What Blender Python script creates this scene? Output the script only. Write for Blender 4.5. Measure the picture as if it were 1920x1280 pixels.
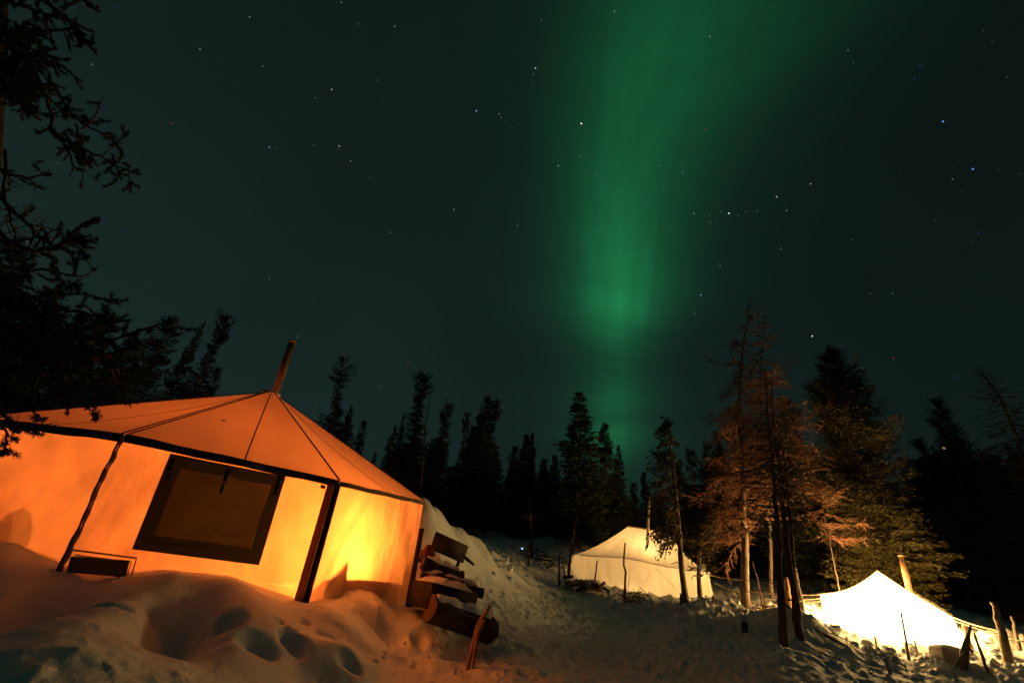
import bpy, math, random
import numpy as np
from mathutils import Vector

S = bpy.context.scene
for _o in list(bpy.data.objects):
    bpy.data.objects.remove(_o)
COL = S.collection
R = math.radians

# ------------------------------------------------------------------ camera
FPX, PITCH, ROLL = 853.0, R(27.5), R(5.2)
EYE = Vector((0.0, 0.0, 1.0))            # z = 0 is the trodden path in front of the camera
FW = Vector((0, math.cos(PITCH), math.sin(PITCH)))
_R = Vector((1, 0, 0)); _U = _R.cross(FW)
UP = math.cos(ROLL) * _U - math.sin(ROLL) * _R
RT = math.cos(ROLL) * _R + math.sin(ROLL) * _U
cam = bpy.data.cameras.new('camera'); camo = bpy.data.objects.new('camera', cam); COL.objects.link(camo)
from mathutils import Matrix
camo.matrix_world = Matrix.Translation(EYE) @ Matrix((RT, UP, -FW)).transposed().to_4x4()
cam.sensor_width = 36.0; cam.lens = FPX / 1920 * 36; cam.clip_start = 0.05; cam.clip_end = 6000
S.camera = camo

def ray(px, py):
    d = FW * FPX + RT * (px - 960) + UP * (640 - py)
    return d.normalized()
def at(px, py, Y):                        # the point at that distance north of the camera
    d = ray(px, py); return EYE + d * (Y / d.y)
def atz(px, py, z):
    d = ray(px, py); return EYE + d * ((z - EYE.z) / d.z)
def azel(px, py):
    d = ray(px, py); return math.degrees(math.atan2(d.x, d.y)), math.degrees(math.asin(d.z))

# ------------------------------------------------------------------ world: night sky and aurora
def nd(nt, typ, **kw):
    n = nt.nodes.new(typ)
    for k, v in kw.items():
        setattr(n, k, v)
    return n
def mth(nt, op, a, b=None, c=None, clamp=False):
    n = nt.nodes.new('ShaderNodeMath'); n.operation = op; n.use_clamp = clamp
    for i, v in enumerate((a, b, c)):
        if v is None: continue
        if isinstance(v, (int, float)): n.inputs[i].default_value = v
        else: nt.links.new(v, n.inputs[i])
    return n.outputs[0]
def curve(nt, x, pts, lo, hi, interp='B_SPLINE'):            # piecewise-linear function of x on [lo, hi]
    t = mth(nt, 'DIVIDE', mth(nt, 'SUBTRACT', x, lo), hi - lo, clamp=True)
    ys = [p[1] for p in pts]; y0, y1 = min(ys), max(ys)
    if y1 - y0 < 1e-6: y1 = y0 + 1
    r = nt.nodes.new('ShaderNodeValToRGB'); nt.links.new(t, r.inputs[0])
    cr = r.color_ramp; cr.interpolation = interp
    for i, (px, py) in enumerate(pts):
        e = cr.elements[i] if i < 2 else cr.elements.new(0.5)
        e.position = (px - lo) / (hi - lo) if i >= 2 else e.position
    for e, (px, py) in zip(list(cr.elements), pts): pass
    while len(cr.elements) > 1: cr.elements.remove(cr.elements[0])
    first = True
    for (px, py) in pts:
        e = cr.elements[0] if first else cr.elements.new(min(1, max(0, (px - lo) / (hi - lo))))
        e.position = min(1, max(0, (px - lo) / (hi - lo)))
        v = (py - y0) / (y1 - y0); e.color = (v, v, v, 1); first = False
    return mth(nt, 'MULTIPLY_ADD', r.outputs[0], y1 - y0, y0)

W = bpy.data.worlds.new('World'); S.world = W; W.use_nodes = True
nt = W.node_tree; nt.nodes.clear()
tc = nd(nt, 'ShaderNodeTexCoord'); sep = nd(nt, 'ShaderNodeSeparateXYZ'); nt.links.new(tc.outputs['Generated'], sep.inputs[0])
DX, DY, DZ = sep.outputs
EL = mth(nt, 'DEGREES', mth(nt, 'ARCSINE', DZ)); AZ = mth(nt, 'DEGREES', mth(nt, 'ARCTAN2', DX, DY))
HA = mth(nt, 'SQRT', mth(nt, 'MAXIMUM', mth(nt, 'SUBTRACT', 1, mth(nt, 'MULTIPLY', DZ, DZ)), 1e-6))
noi = nd(nt, 'ShaderNodeTexNoise'); noi.inputs['Scale'].default_value = 2.2; noi.inputs['Detail'].default_value = 4
nt.links.new(tc.outputs['Generated'], noi.inputs['Vector'])
N1 = noi.outputs[0]
cmb = nd(nt, 'ShaderNodeCombineXYZ')
nt.links.new(mth(nt, 'MULTIPLY', AZ, 0.045), cmb.inputs[0]); nt.links.new(mth(nt, 'ADD', mth(nt, 'MULTIPLY', EL, 0.20), mth(nt, 'MULTIPLY', AZ, 0.05)), cmb.inputs[1])
noi2 = nd(nt, 'ShaderNodeTexNoise'); noi2.inputs['Scale'].default_value = 1.6; noi2.inputs['Detail'].default_value = 5; noi2.inputs['Roughness'].default_value = 0.6
nt.links.new(cmb.outputs[0], noi2.inputs['Vector']); N2 = noi2.outputs[0]
# the auroral ray: its centre line, its two soft edges and its brightness, all by elevation
cen = curve(nt, EL, [(10, 14.0), (20, 14.0), (30, 15.2), (37, 15.4), (43, 15.6), (49, 16.0), (54, 18), (64, 24), (75, 36)], 10, 75)
wl = curve(nt, EL, [(10, 3.8), (20, 4.4), (30, 5.8), (37, 6.2), (43, 7.2), (49, 9.0), (54, 11.5), (64, 16), (75, 26)], 10, 75)
wr = curve(nt, EL, [(10, 3.6), (20, 4.2), (30, 5.4), (37, 6.4), (43, 8.6), (49, 14.0), (54, 24), (64, 36), (75, 46)], 10, 75)
inten = curve(nt, EL, [(8, .06), (13, .12), (15, .38), (16.6, .54), (18.4, .34), (20.4, .44), (22, .34), (24, .26), (26.5, .32), (28.4, .48), (30.2, .74), (32.6, .98), (36, .88), (42, .66), (48, .50), (54, .41), (60, .37), (68, .22), (80, .16)], 8, 80, 'CARDINAL')
off = mth(nt, 'SUBTRACT', AZ, cen)
off = mth(nt, 'ADD', off, mth(nt, 'MULTIPLY', mth(nt, 'SUBTRACT', N1, 0.5), 4.0))
isR = mth(nt, 'GREATER_THAN', off, 0)
wid = mth(nt, 'ADD', mth(nt, 'MULTIPLY', isR, wr), mth(nt, 'MULTIPLY', mth(nt, 'SUBTRACT', 1, isR), wl))
q = mth(nt, 'ABSOLUTE', mth(nt, 'DIVIDE', off, wid))
prof = mth(nt, 'MULTIPLY_ADD', mth(nt, 'POWER', 2.71828, mth(nt, 'MULTIPLY', mth(nt, 'POWER', q, 2.0), -3.2)), .36, mth(nt, 'MULTIPLY', mth(nt, 'POWER', 2.71828, mth(nt, 'MULTIPLY', mth(nt, 'POWER', q, 2.0), -.85)), .72))
# horizontal thin-cloud banding low in the ray
bandamt = curve(nt, EL, [(10, .75), (30, .62), (38, .22), (70, 0.08)], 10, 70)
bnd = mth(nt, 'MULTIPLY_ADD', mth(nt, 'MULTIPLY', mth(nt, 'SUBTRACT', N2, .5), bandamt), 2.0, 1.0)
cm3 = nd(nt, 'ShaderNodeCombineXYZ'); nt.links.new(mth(nt, 'MULTIPLY', mth(nt, 'DIVIDE', off, wid), 2.6), cm3.inputs[0]); nt.links.new(mth(nt, 'MULTIPLY', EL, .035), cm3.inputs[1])
noi3 = nd(nt, 'ShaderNodeTexNoise'); noi3.inputs['Scale'].default_value = 1.3; noi3.inputs['Detail'].default_value = 3; nt.links.new(cm3.outputs[0], noi3.inputs['Vector'])
A = mth(nt, 'MULTIPLY', mth(nt, 'MULTIPLY', mth(nt, 'MULTIPLY', prof, inten), bnd), mth(nt, 'MULTIPLY_ADD', mth(nt, 'SUBTRACT', noi3.outputs[0], .5), .7, 1.0))
halo = mth(nt, 'POWER', 2.71828, mth(nt, 'MULTIPLY', mth(nt, 'POWER', mth(nt, 'DIVIDE', mth(nt, 'ABSOLUTE', off), mth(nt, 'MULTIPLY', wid, 2.1)), 2.0), -1.0))
A = mth(nt, 'MAXIMUM', mth(nt, 'ADD', A, mth(nt, 'MULTIPLY', mth(nt, 'MULTIPLY', halo, inten), 0.16)), 0)
above = mth(nt, 'GREATER_THAN', DZ, 0.0)
A = mth(nt, 'MULTIPLY', A, above)
# base night glow: a little brighter towards the horizon and towards the west
lowg = mth(nt, 'POWER', mth(nt, 'SUBTRACT', 1, mth(nt, 'MAXIMUM', DZ, 0)), 1.2)
west = mth(nt, 'MULTIPLY_ADD', DX, -0.40, .95)
base = mth(nt, 'MULTIPLY', mth(nt, 'MULTIPLY', mth(nt, 'MULTIPLY_ADD', lowg, .68, .50), west), mth(nt, 'MULTIPLY_ADD', mth(nt, 'SUBTRACT', N1, .5), .5, 1.0))
def vscale(nt, col, f):
    n = nd(nt, 'ShaderNodeVectorMath', operation='SCALE'); n.inputs[0].default_value = col; nt.links.new(f, n.inputs['Scale']); return n.outputs[0]
add = nd(nt, 'ShaderNodeVectorMath', operation='ADD')
nt.links.new(vscale(nt, (.0082, .0186, .0162), base), add.inputs[0]); nt.links.new(vscale(nt, (.0050, .138, .042), A), add.inputs[1])
# the physical sky long after sunset, almost nothing at this exposure
sky = nd(nt, 'ShaderNodeTexSky', sky_type='NISHITA'); sky.sun_disc = False; sky.sun_elevation = R(-12); sky.sun_rotation = R(200)
add2 = nd(nt, 'ShaderNodeVectorMath', operation='ADD'); sc_ = nd(nt, 'ShaderNodeVectorMath', operation='SCALE'); sc_.inputs['Scale'].default_value = 0.02
nt.links.new(sky.outputs[0], sc_.inputs[0]); nt.links.new(add.outputs[0], add2.inputs[0]); nt.links.new(sc_.outputs[0], add2.inputs[1])
bg = nd(nt, 'ShaderNodeBackground'); bg.inputs['Strength'].default_value = 1.0
out = nd(nt, 'ShaderNodeOutputWorld'); nt.links.new(add2.outputs[0], bg.inputs[0]); nt.links.new(bg.outputs[0], out.inputs[0])

S.view_settings.view_transform = 'Standard'; S.view_settings.look = 'None'
S.view_settings.exposure = 0.0; S.view_settings.gamma = 1.0
S.render.engine = 'CYCLES'
S.cycles.max_bounces = 8; S.cycles.diffuse_bounces = 5; S.cycles.transmission_bounces = 6; S.cycles.transparent_max_bounces = 12
S.cycles.use_denoising = True; S.cycles.sample_clamp_indirect = 9.0
S.cycles.use_guiding = True; S.cycles.caustics_reflective = False; S.cycles.caustics_refractive = False

# ------------------------------------------------------------------ materials
def mat(name):
    m = bpy.data.materials.new(name); m.use_nodes = True; m.node_tree.nodes.clear()
    o = m.node_tree.nodes.new('ShaderNodeOutputMaterial'); return m, m.node_tree, o
def ramp(nt, fac, stops):
    r = nt.nodes.new('ShaderNodeValToRGB'); cr = r.color_ramp
    cr.elements[0].position, cr.elements[0].color = stops[0][0], (*stops[0][1], 1)
    cr.elements[1].position, cr.elements[1].color = stops[-1][0], (*stops[-1][1], 1)
    for p, c in stops[1:-1]:
        e = cr.elements.new(p); e.color = (*c, 1)
    nt.links.new(fac, r.inputs[0]); return r.outputs[0]
def noise(nt, scale, detail=4, rough=.55, stretch=None, coord='Object'):
    t = nt.nodes.new('ShaderNodeTexCoord'); n = nt.nodes.new('ShaderNodeTexNoise')
    n.inputs['Scale'].default_value = scale; n.inputs['Detail'].default_value = detail; n.inputs['Roughness'].default_value = rough
    if stretch:
        mp = nt.nodes.new('ShaderNodeMapping'); mp.inputs['Scale'].default_value = stretch
        nt.links.new(t.outputs[coord], mp.inputs[0]); nt.links.new(mp.outputs[0], n.inputs['Vector'])
    else: nt.links.new(t.outputs[coord], n.inputs['Vector'])
    return n.outputs[0]
def bump(nt, h, strength, dist):
    b = nt.nodes.new('ShaderNodeBump'); b.inputs['Strength'].default_value = strength; b.inputs['Distance'].default_value = dist
    nt.links.new(h, b.inputs['Height']); return b.outputs[0]
def rough_mat(name, stops, scale, rough=.9, stretch=None, bs=.6, bd=.01, spec=.2, bscale=None):
    m, nt, o = mat(name); p = nt.nodes.new('ShaderNodeBsdfPrincipled')
    p.inputs['Roughness'].default_value = rough; p.inputs['Specular IOR Level'].default_value = spec
    n = noise(nt, scale, 5, .6, stretch); nt.links.new(ramp(nt, n, stops), p.inputs['Base Color'])
    n2 = noise(nt, bscale or scale * 3, 5, .65, stretch); nt.links.new(bump(nt, n2, bs, bd), p.inputs['Normal'])
    nt.links.new(p.outputs[0], o.inputs[0]); return m
def fabric(name, col_t, col_d, mix=.55, wr=.02, wscale=3.0, mottle=.12, stretch=None, leak=0.0):
    """Canvas: part of the light goes through, part comes back."""
    m, nt, o = mat(name)
    t = nt.nodes.new('ShaderNodeBsdfTranslucent'); d = nt.nodes.new('ShaderNodeBsdfDiffuse'); mx = nt.nodes.new('ShaderNodeMixShader')
    n = noise(nt, 2.3, 5, .6)
    lo = tuple(c * (1 - mottle) for c in col_t); hi = tuple(min(1, c * (1 + mottle * .6)) for c in col_t)
    big = noise(nt, .9, 3, .5, (1, 1, .7)); n = mth(nt, 'ADD', mth(nt, 'MULTIPLY', n, .45), mth(nt, 'MULTIPLY', big, .55))
    nt.links.new(ramp(nt, n, [(.36, lo), (.62, hi)]), t.inputs['Color']); d.inputs['Color'].default_value = (*col_d, 1)
    b1 = noise(nt, wscale, 3, .5, stretch); b2 = noise(nt, 160, 2, .5)
    h = mth(nt, 'ADD', b1, mth(nt, 'MULTIPLY', b2, .04)); nb = bump(nt, h, .8, wr)
    nt.links.new(nb, t.inputs['Normal']); nt.links.new(nb, d.inputs['Normal'])
    mx.inputs[0].default_value = mix; nt.links.new(d.outputs[0], mx.inputs[1]); nt.links.new(t.outputs[0], mx.inputs[2])
    if leak:                               # the open weave lets a little light straight through
        tr = nt.nodes.new('ShaderNodeBsdfTransparent'); tr.inputs[0].default_value = (1, .93, .82, 1); m2 = nt.nodes.new('ShaderNodeMixShader'); m2.inputs[0].default_value = leak
        nt.links.new(mx.outputs[0], m2.inputs[1]); nt.links.new(tr.outputs[0], m2.inputs[2]); nt.links.new(m2.outputs[0], o.inputs[0]); return m
    nt.links.new(mx.outputs[0], o.inputs[0]); return m
def emitter(name, col, s, attr=False):
    m, nt, o = mat(name); e = nt.nodes.new('ShaderNodeEmission'); e.inputs[0].default_value = (*col, 1); e.inputs[1].default_value = s
    if attr:
        a = nt.nodes.new('ShaderNodeAttribute'); a.attribute_name = 'star_colour'; nt.links.new(a.outputs['Color'], e.inputs[0])
    nt.links.new(e.outputs[0], o.inputs[0]); m.cycles.emission_sampling = 'NONE'; return m

def snow_mat(name):
    m, nt, o = mat(name); p = nt.nodes.new('ShaderNodeBsdfPrincipled')
    p.inputs['Roughness'].default_value = .9; p.inputs['Specular IOR Level'].default_value = .03
    litter = noise(nt, 2.6, 8, .75); lump = noise(nt, .35, 3, .5)
    dirt = noise(nt, 9, 6, .7, (1, .45, 1))
    c0 = ramp(nt, lump, [(.3, (.70, .74, .78)), (.7, (.80, .82, .84))])
    c1 = ramp(nt, dirt, [(.57, (0, 0, 0)), (.68, (1, 1, 1))])
    a = nt.nodes.new('ShaderNodeAttribute'); a.attribute_name = 'trodden'
    f = mth(nt, 'MULTIPLY', mth(nt, 'MULTIPLY', c1, a.outputs['Fac']), .75)
    mx = nt.nodes.new('ShaderNodeMix'); mx.data_type = 'RGBA'
    nt.links.new(f, mx.inputs['Factor']); nt.links.new(c0, mx.inputs['A']); mx.inputs['B'].default_value = (.22, .20, .17, 1)
    nt.links.new(mx.outputs['Result'], p.inputs['Base Color'])
    b1 = noise(nt, 28, 6, .7); b2 = noise(nt, 7, 5, .65)
    b3 = noise(nt, 95, 3, .7); h = mth(nt, 'ADD', mth(nt, 'ADD', mth(nt, 'MULTIPLY', b1, .35), mth(nt, 'MULTIPLY', b3, .16)), b2); nt.links.new(bump(nt, h, .45, .03), p.inputs['Normal'])
    nt.links.new(p.outputs[0], o.inputs[0]); return m

M = {}
M['snow'] = snow_mat('snow')
M['bark'] = rough_mat('grey_bark', [(.3, (.06, .045, .035)), (.55, (.16, .12, .09)), (.75, (.26, .21, .16))], 9, stretch=(1, 1, .35), bs=.9, bd=.02)
M['twig'] = rough_mat('dead_twig', [(.3, (.09, .043, .024)), (.7, (.22, .105, .062))], 6, bs=.2)  # reddish tone puts the warm light on the crowns into the colour
M['darkbark'] = rough_mat('dark_bark', [(.3, (.035, .025, .02)), (.7, (.10, .07, .05))], 9, stretch=(1, 1, .35), bs=.9, bd=.02)
def needle_mat(name, a, b):
    m, nt, o = mat(name); n = noise(nt, 1.4, 4, .6); c = ramp(nt, n, [(.3, a), (.7, b)])
    d = nt.nodes.new('ShaderNodeBsdfDiffuse'); t = nt.nodes.new('ShaderNodeBsdfTranslucent'); x = nt.nodes.new('ShaderNodeMixShader'); x.inputs[0].default_value = .25
    nt.links.new(c, d.inputs[0]); nt.links.new(c, t.inputs[0]); nt.links.new(d.outputs[0], x.inputs[1]); nt.links.new(t.outputs[0], x.inputs[2])
    nt.links.new(x.outputs[0], o.inputs[0]); return m
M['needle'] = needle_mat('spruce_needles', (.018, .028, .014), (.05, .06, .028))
M['needle_lit'] = needle_mat('lit_needles', (.028, .028, .011), (.085, .072, .030))  # olive copy of the needles, warm tent light put into the colour
M['wood'] = rough_mat('split_wood', [(.3, (.22, .12, .07)), (.7, (.42, .25, .15))], 5, stretch=(1, 1, .15), bs=.5, bd=.006)
M['log'] = rough_mat('log_bark', [(.3, (.02, .015, .009)), (.55, (.065, .045, .027)), (.75, (.14, .10, .06))], 6, bs=1.0, bd=.03)
M['pilebark'] = rough_mat('pile_bark', [(.3, (.012, .009, .007)), (.7, (.045, .032, .022))], 9, stretch=(1, 1, .35), bs=.9, bd=.02)
M['logend'] = rough_mat('log_end', [(.3, (.05, .03, .02)), (.7, (.12, .075, .045))], 30, bs=.4)
M['plank'] = rough_mat('dark_plank', [(.3, (.022, .016, .013)), (.7, (.055, .04, .032))], 4, stretch=(.2, 1, 1), bs=.3)
M['steel'] = rough_mat('stove_steel', [(.3, (.20, .16, .13)), (.7, (.42, .36, .30))], 12, rough=.45, spec=.5, bs=.15)
M['rust'] = rough_mat('rusty_steel', [(.3, (.35, .17, .08)), (.7, (.5, .3, .16))], 7, rough=.6, spec=.4, bs=.2)
M['sooty'] = rough_mat('sooty_steel', [(.3, (.09, .055, .035)), (.7, (.2, .13, .085))], 7, rough=.6, spec=.4, bs=.2)
M['rope'] = rough_mat('rope', [(.3, (.6, .5, .36)), (.7, (.78, .68, .5))], 60, bs=.5)
M['strap'] = rough_mat('webbing', [(.3, (.018, .018, .014)), (.7, (.05, .045, .032))], 40, bs=.3)
M['band'] = rough_mat('eave_webbing', [(.3, (.10, .09, .065)), (.7, (.20, .17, .12))], 30, bs=.3)
M['plastic'] = rough_mat('black_plastic', [(.3, (.02, .02, .02)), (.7, (.035, .035, .035))], 20, rough=.5, bs=.1)
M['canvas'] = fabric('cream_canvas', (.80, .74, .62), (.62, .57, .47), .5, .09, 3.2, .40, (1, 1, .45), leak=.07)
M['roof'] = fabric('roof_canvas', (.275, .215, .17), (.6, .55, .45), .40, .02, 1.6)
M['flap'] = fabric('window_flap', (.070, .085, .06), (.10, .085, .06), .4, .03, 5, stretch=(1, 1, 2.5))
M['flapedge'] = fabric('window_flap_border', (.022, .030, .022), (.09, .08, .06), .35, .015, 5)
M['doubled'] = fabric('doubled_canvas', (.30, .17, .10), (.3, .22, .15), .45, .015, 6)
M['cream_roof'] = fabric('cream_roof_canvas', (.88, .80, .70), (.7, .64, .55), .45, .03, 2.0)
M['dim_roof'] = fabric('dim_roof_canvas', (.20, .18, .15), (.7, .64, .55), .3, .02, 2.0, leak=.09)  # canvas made dull to hold back the glow, leak added to light the trees
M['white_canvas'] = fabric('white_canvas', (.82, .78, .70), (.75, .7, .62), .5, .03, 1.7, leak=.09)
M['gear'] = rough_mat('gear_cloth', [(.3, (.15, .05, .03)), (.7, (.3, .12, .07))], 6)
M['red_cloth'] = rough_mat('red_cloth', [(.3, (.09, .022, .012)), (.7, (.18, .045, .025))], 9)
M['tub'] = rough_mat('grey_tub', [(.3, (.25, .23, .2)), (.7, (.38, .36, .33))], 5, rough=.6)

# ------------------------------------------------------------------ mesh helpers
class MB:
    def __init__(s): s.v = []; s.f = []
    def add(s, vs, fs):
        b = len(s.v); s.v += [tuple(p) for p in vs]; s.f += [tuple(i + b for i in f) for f in fs]; return s
    def box(s, c, size, ax=None, taper=1.0):
        ax = ax or (Vector((1, 0, 0)), Vector((0, 1, 0)), Vector((0, 0, 1)))
        c = Vector(c); vs = []
        for k in (-1, 1):
            t = taper if k > 0 else 1
            for j in (-1, 1):
                for i in (-1, 1): vs.append(c + ax[0] * (i * size[0] / 2 * t) + ax[1] * (j * size[1] / 2 * t) + ax[2] * (k * size[2] / 2))
        return s.add(vs, [(0, 2, 3, 1), (4, 5, 7, 6), (0, 1, 5, 4), (2, 6, 7, 3), (0, 4, 6, 2), (1, 3, 7, 5)])
    def tube(s, pts, rad, n=8, cap=True):
        pts = [Vector(p) for p in pts]
        if isinstance(rad, (int, float)): rad = [rad] * len(pts)
        t0 = (pts[1] - pts[0]).normalized(); a = t0.orthogonal().normalized(); vs = []; fs = []
        for i, p in enumerate(pts):
            t = (pts[min(i + 1, len(pts) - 1)] - pts[max(i - 1, 0)]).normalized()
            a = (a - t * a.dot(t)).normalized(); b = t.cross(a)
            for k in range(n):
                w = 2 * math.pi * k / n; vs.append(p + (a * math.cos(w) + b * math.sin(w)) * rad[i])
        for i in range(len(pts) - 1):
            for k in range(n): fs.append((i * n + k, i * n + (k + 1) % n, (i + 1) * n + (k + 1) % n, (i + 1) * n + k))
        if cap: fs += [tuple(range(n - 1, -1, -1)), tuple((len(pts) - 1) * n + k for k in range(n))]
        return s.add(vs, fs)
    def strip(s, pts, w, nrm, th=.004):   # flat webbing along pts, lying on a surface with normal nrm
        pts = [Vector(p) for p in pts]; nrm = Vector(nrm).normalized(); vs = []; fs = []
        for i, p in enumerate(pts):
            t = (pts[min(i + 1, len(pts) - 1)] - pts[max(i - 1, 0)]).normalized(); sd = t.cross(nrm).normalized()
            ww = w[i] if isinstance(w, (list, tuple)) else w
            vs += [p - sd * ww / 2, p + sd * ww / 2, p + sd * ww / 2 + nrm * th, p - sd * ww / 2 + nrm * th]
        for i in range(len(pts) - 1):
            for k in range(4): fs.append((i * 4 + k, i * 4 + (k + 1) % 4, i * 4 + 4 + (k + 1) % 4, i * 4 + 4 + k))
        fs += [(3, 2, 1, 0), tuple(len(pts) * 4 - 4 + k for k in range(4))]
        return s.add(vs, fs)
    def grid(s, fn, nu, nv):
        vs = [fn(i / nu, j / nv) for j in range(nv + 1) for i in range(nu + 1)]
        fs = [(j * (nu + 1) + i, j * (nu + 1) + i + 1, (j + 1) * (nu + 1) + i + 1, (j + 1) * (nu + 1) + i) for j in range(nv) for i in range(nu)]
        return s.add(vs, fs)
    def build(s, name, m, parent=None, smooth=True, loc=None):
        o = npmesh(name, np.array(s.v, dtype=np.float32), s.f, m, smooth); place(o, parent, loc); return o

def npmesh(name, V, F, m, smooth=False):
    me = bpy.data.meshes.new(name)
    if isinstance(F, np.ndarray):
        k = F.shape[1]; me.vertices.add(len(V)); me.vertices.foreach_set('co', V.astype(np.float32).ravel())
        me.loops.add(F.size); me.loops.foreach_set('vertex_index', F.astype(np.int32).ravel())
        me.polygons.add(len(F)); me.polygons.foreach_set('loop_start', np.arange(0, F.size, k, dtype=np.int32))
        me.update(calc_edges=True)
    else:
        me.from_pydata([tuple(map(float, p)) for p in V], [], F); me.update()
    if smooth: me.polygons.foreach_set('use_smooth', [True] * len(me.polygons))
    me.materials.append(m); return bpy.data.objects.new(name, me)
def place(o, parent=None, loc=None):
    COL.objects.link(o)
    if parent is not None:
        o.parent = parent
        if loc is None:                    # the mesh was written in world coordinates
            o.location = -Vector(parent.location) if parent.parent is None else Vector((0, 0, 0))
        else: o.location = loc
    elif loc is not None: o.location = loc
    return o
def tag(o, label=None, cat=None, group=None, kind=None):
    for k, v in (('label', label), ('category', cat), ('group', group), ('kind', kind)):
        if v: o[k] = v
    return o
def thing(name, label, cat, loc=(0, 0, 0), group=None):
    o = bpy.data.objects.new(name, None); COL.objects.link(o); o.location = loc; o.empty_display_size = .2
    return tag(o, label, cat, group)
def origin(o):                             # move a single-mesh thing's origin to its base
    me = o.data; n = len(me.vertices); co = np.empty(n * 3, np.float32); me.vertices.foreach_get('co', co); co = co.reshape(-1, 3)
    c = np.array([co[:, 0].mean(), co[:, 1].mean(), co[:, 2].min()]); co -= c; me.vertices.foreach_set('co', co.ravel()); me.update(); o.location = c; return o

# ------------------------------------------------------------------ ground
rng = np.random.default_rng(7)
CTRL = []   # (x, y, z)
def cY(px, py, Y): p = at(px, py, Y); CTRL.append((p.x, p.y, p.z))
def cZ(px, py, z): p = atz(px, py, z); CTRL.append((p.x, p.y, p.z))
# bottom of the picture
for px, z in ((-200, .04), (0, .04), (300, .05), (600, .05), (950, .02), (1400, -.02), (1900, -.06), (2200, -.1)): cZ(px, 1280, z)
# snow line on the walls of the near tent
for px, py, Y in ((-60, 1012, 5.0), (0, 1042, 4.75), (60, 1074, 4.65), (110, 1086, 4.7), (240, 1091, 4.95), (330, 1084, 5.2), (420, 1091, 5.5), (500, 1111, 5.85), (560, 1131, 6.15), (650, 1117, 6.7), (700, 1115, 7.2), (760, 1138, 8.0)): cY(px, py, Y)
# front face of the bank
for px, py, Y in ((0, 1120, 4.1), (120, 1160, 4.1), (250, 1170, 4.3), (420, 1175, 4.75), (550, 1185, 5.35), (640, 1190, 6.0), (720, 1200, 6.7), (0, 1200, 3.75), (300, 1235, 4.0), (520, 1245, 4.7), (650, 1250, 5.4)): cY(px, py, Y)
# wood pile, path
for px, py, Y in ((790, 1150, 7.9), (850, 1200, 7.9), (940, 1205, 8.2), (1000, 1200, 9.0), (1000, 1130, 13.2), (1000, 1085, 17.5), (880, 1075, 12.6), (850, 1082, 11.2), (905, 1066, 13.8), (945, 1056, 15.8), (830, 1100, 9.8), (1060, 1100, 18.5), (1150, 1125, 17.3), (1250, 1135, 17.0),
                  (1200, 1200, 11.3), (1250, 1160, 13.6), (1330, 1137, 16), (1395, 1145, 17.0), (1395, 1158, 14.2), (1400, 1185, 11.9), (1470, 1206, 10.2), (1500, 1190, 11.2), (1540, 1176, 14.6), (1530, 1225, 10.4), (1600, 1205, 13.6), (1700, 1232, 13.0), (1800, 1222, 13.9), (1890, 1245, 12.6), (1700, 1265, 10.9),
                  (950, 1030, 22), (1000, 1016, 29), (1080, 1012, 30), (900, 1010, 26), (1337, 1133, 19.5), (1450, 1120, 20), (1900, 1190, 19)): cY(px, py, Y)
# hidden or outside the frame
for x, y, z in ((-4, 8, .45), (-3, 10.5, .7), (-6, 7, .7), (-9, 6, .8), (-12, 12, 1.6), (-6, 16, 1.7), (-5, 26, 3), (-20, 30, 5), (0, 40, 4.8), (10, 30, 2.0), (20, 40, 3.2), (6, 21, 1.0), (11.5, 16.5, .55), (20, 14, .2), (30, 20, .5), (0, 0, 0), (3, 1, 0), (-3, 1.2, .15), (0, -6, -.1), (-10, -8, 0), (10, -8, -.2), (25, 0, -.3), (-25, 0, 1.0), (40, 60, 5), (-40, 60, 9), (0, 90, 8), (60, 10, 0), (-60, 10, 4), (0, -60, -1), (90, 90, 8), (-90, 90, 12)):
    CTRL.append((x, y, z))
CT = np.array(CTRL)
def uv(x, y):
    r = np.sqrt(x * x + y * y) + 1.5; s = np.log(r); a = np.arctan2(x, y + 1.5 + 0 * x)
    return np.stack([s * np.sin(a) * 3, s * np.cos(a) * 3], -1)
def _phi(d2): return .5 * d2 * np.log(d2 + 1e-9)
_c = uv(CT[:, 0], CT[:, 1]); _n = len(_c)
_K = _phi(((_c[:, None] - _c[None]) ** 2).sum(-1)) + np.eye(_n) * .01
_P = np.concatenate([np.ones((_n, 1)), _c], 1)
_w = np.linalg.solve(np.block([[_K, _P], [_P.T, np.zeros((3, 3))]]), np.concatenate([CT[:, 2], np.zeros(3)]))
def tps(x, y):
    q = uv(x, y); z = _w[_n] + q @ _w[_n + 1:]
    for i in range(_n): z = z + _w[i] * _phi(((q - _c[i]) ** 2).sum(-1))
    return z
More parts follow.
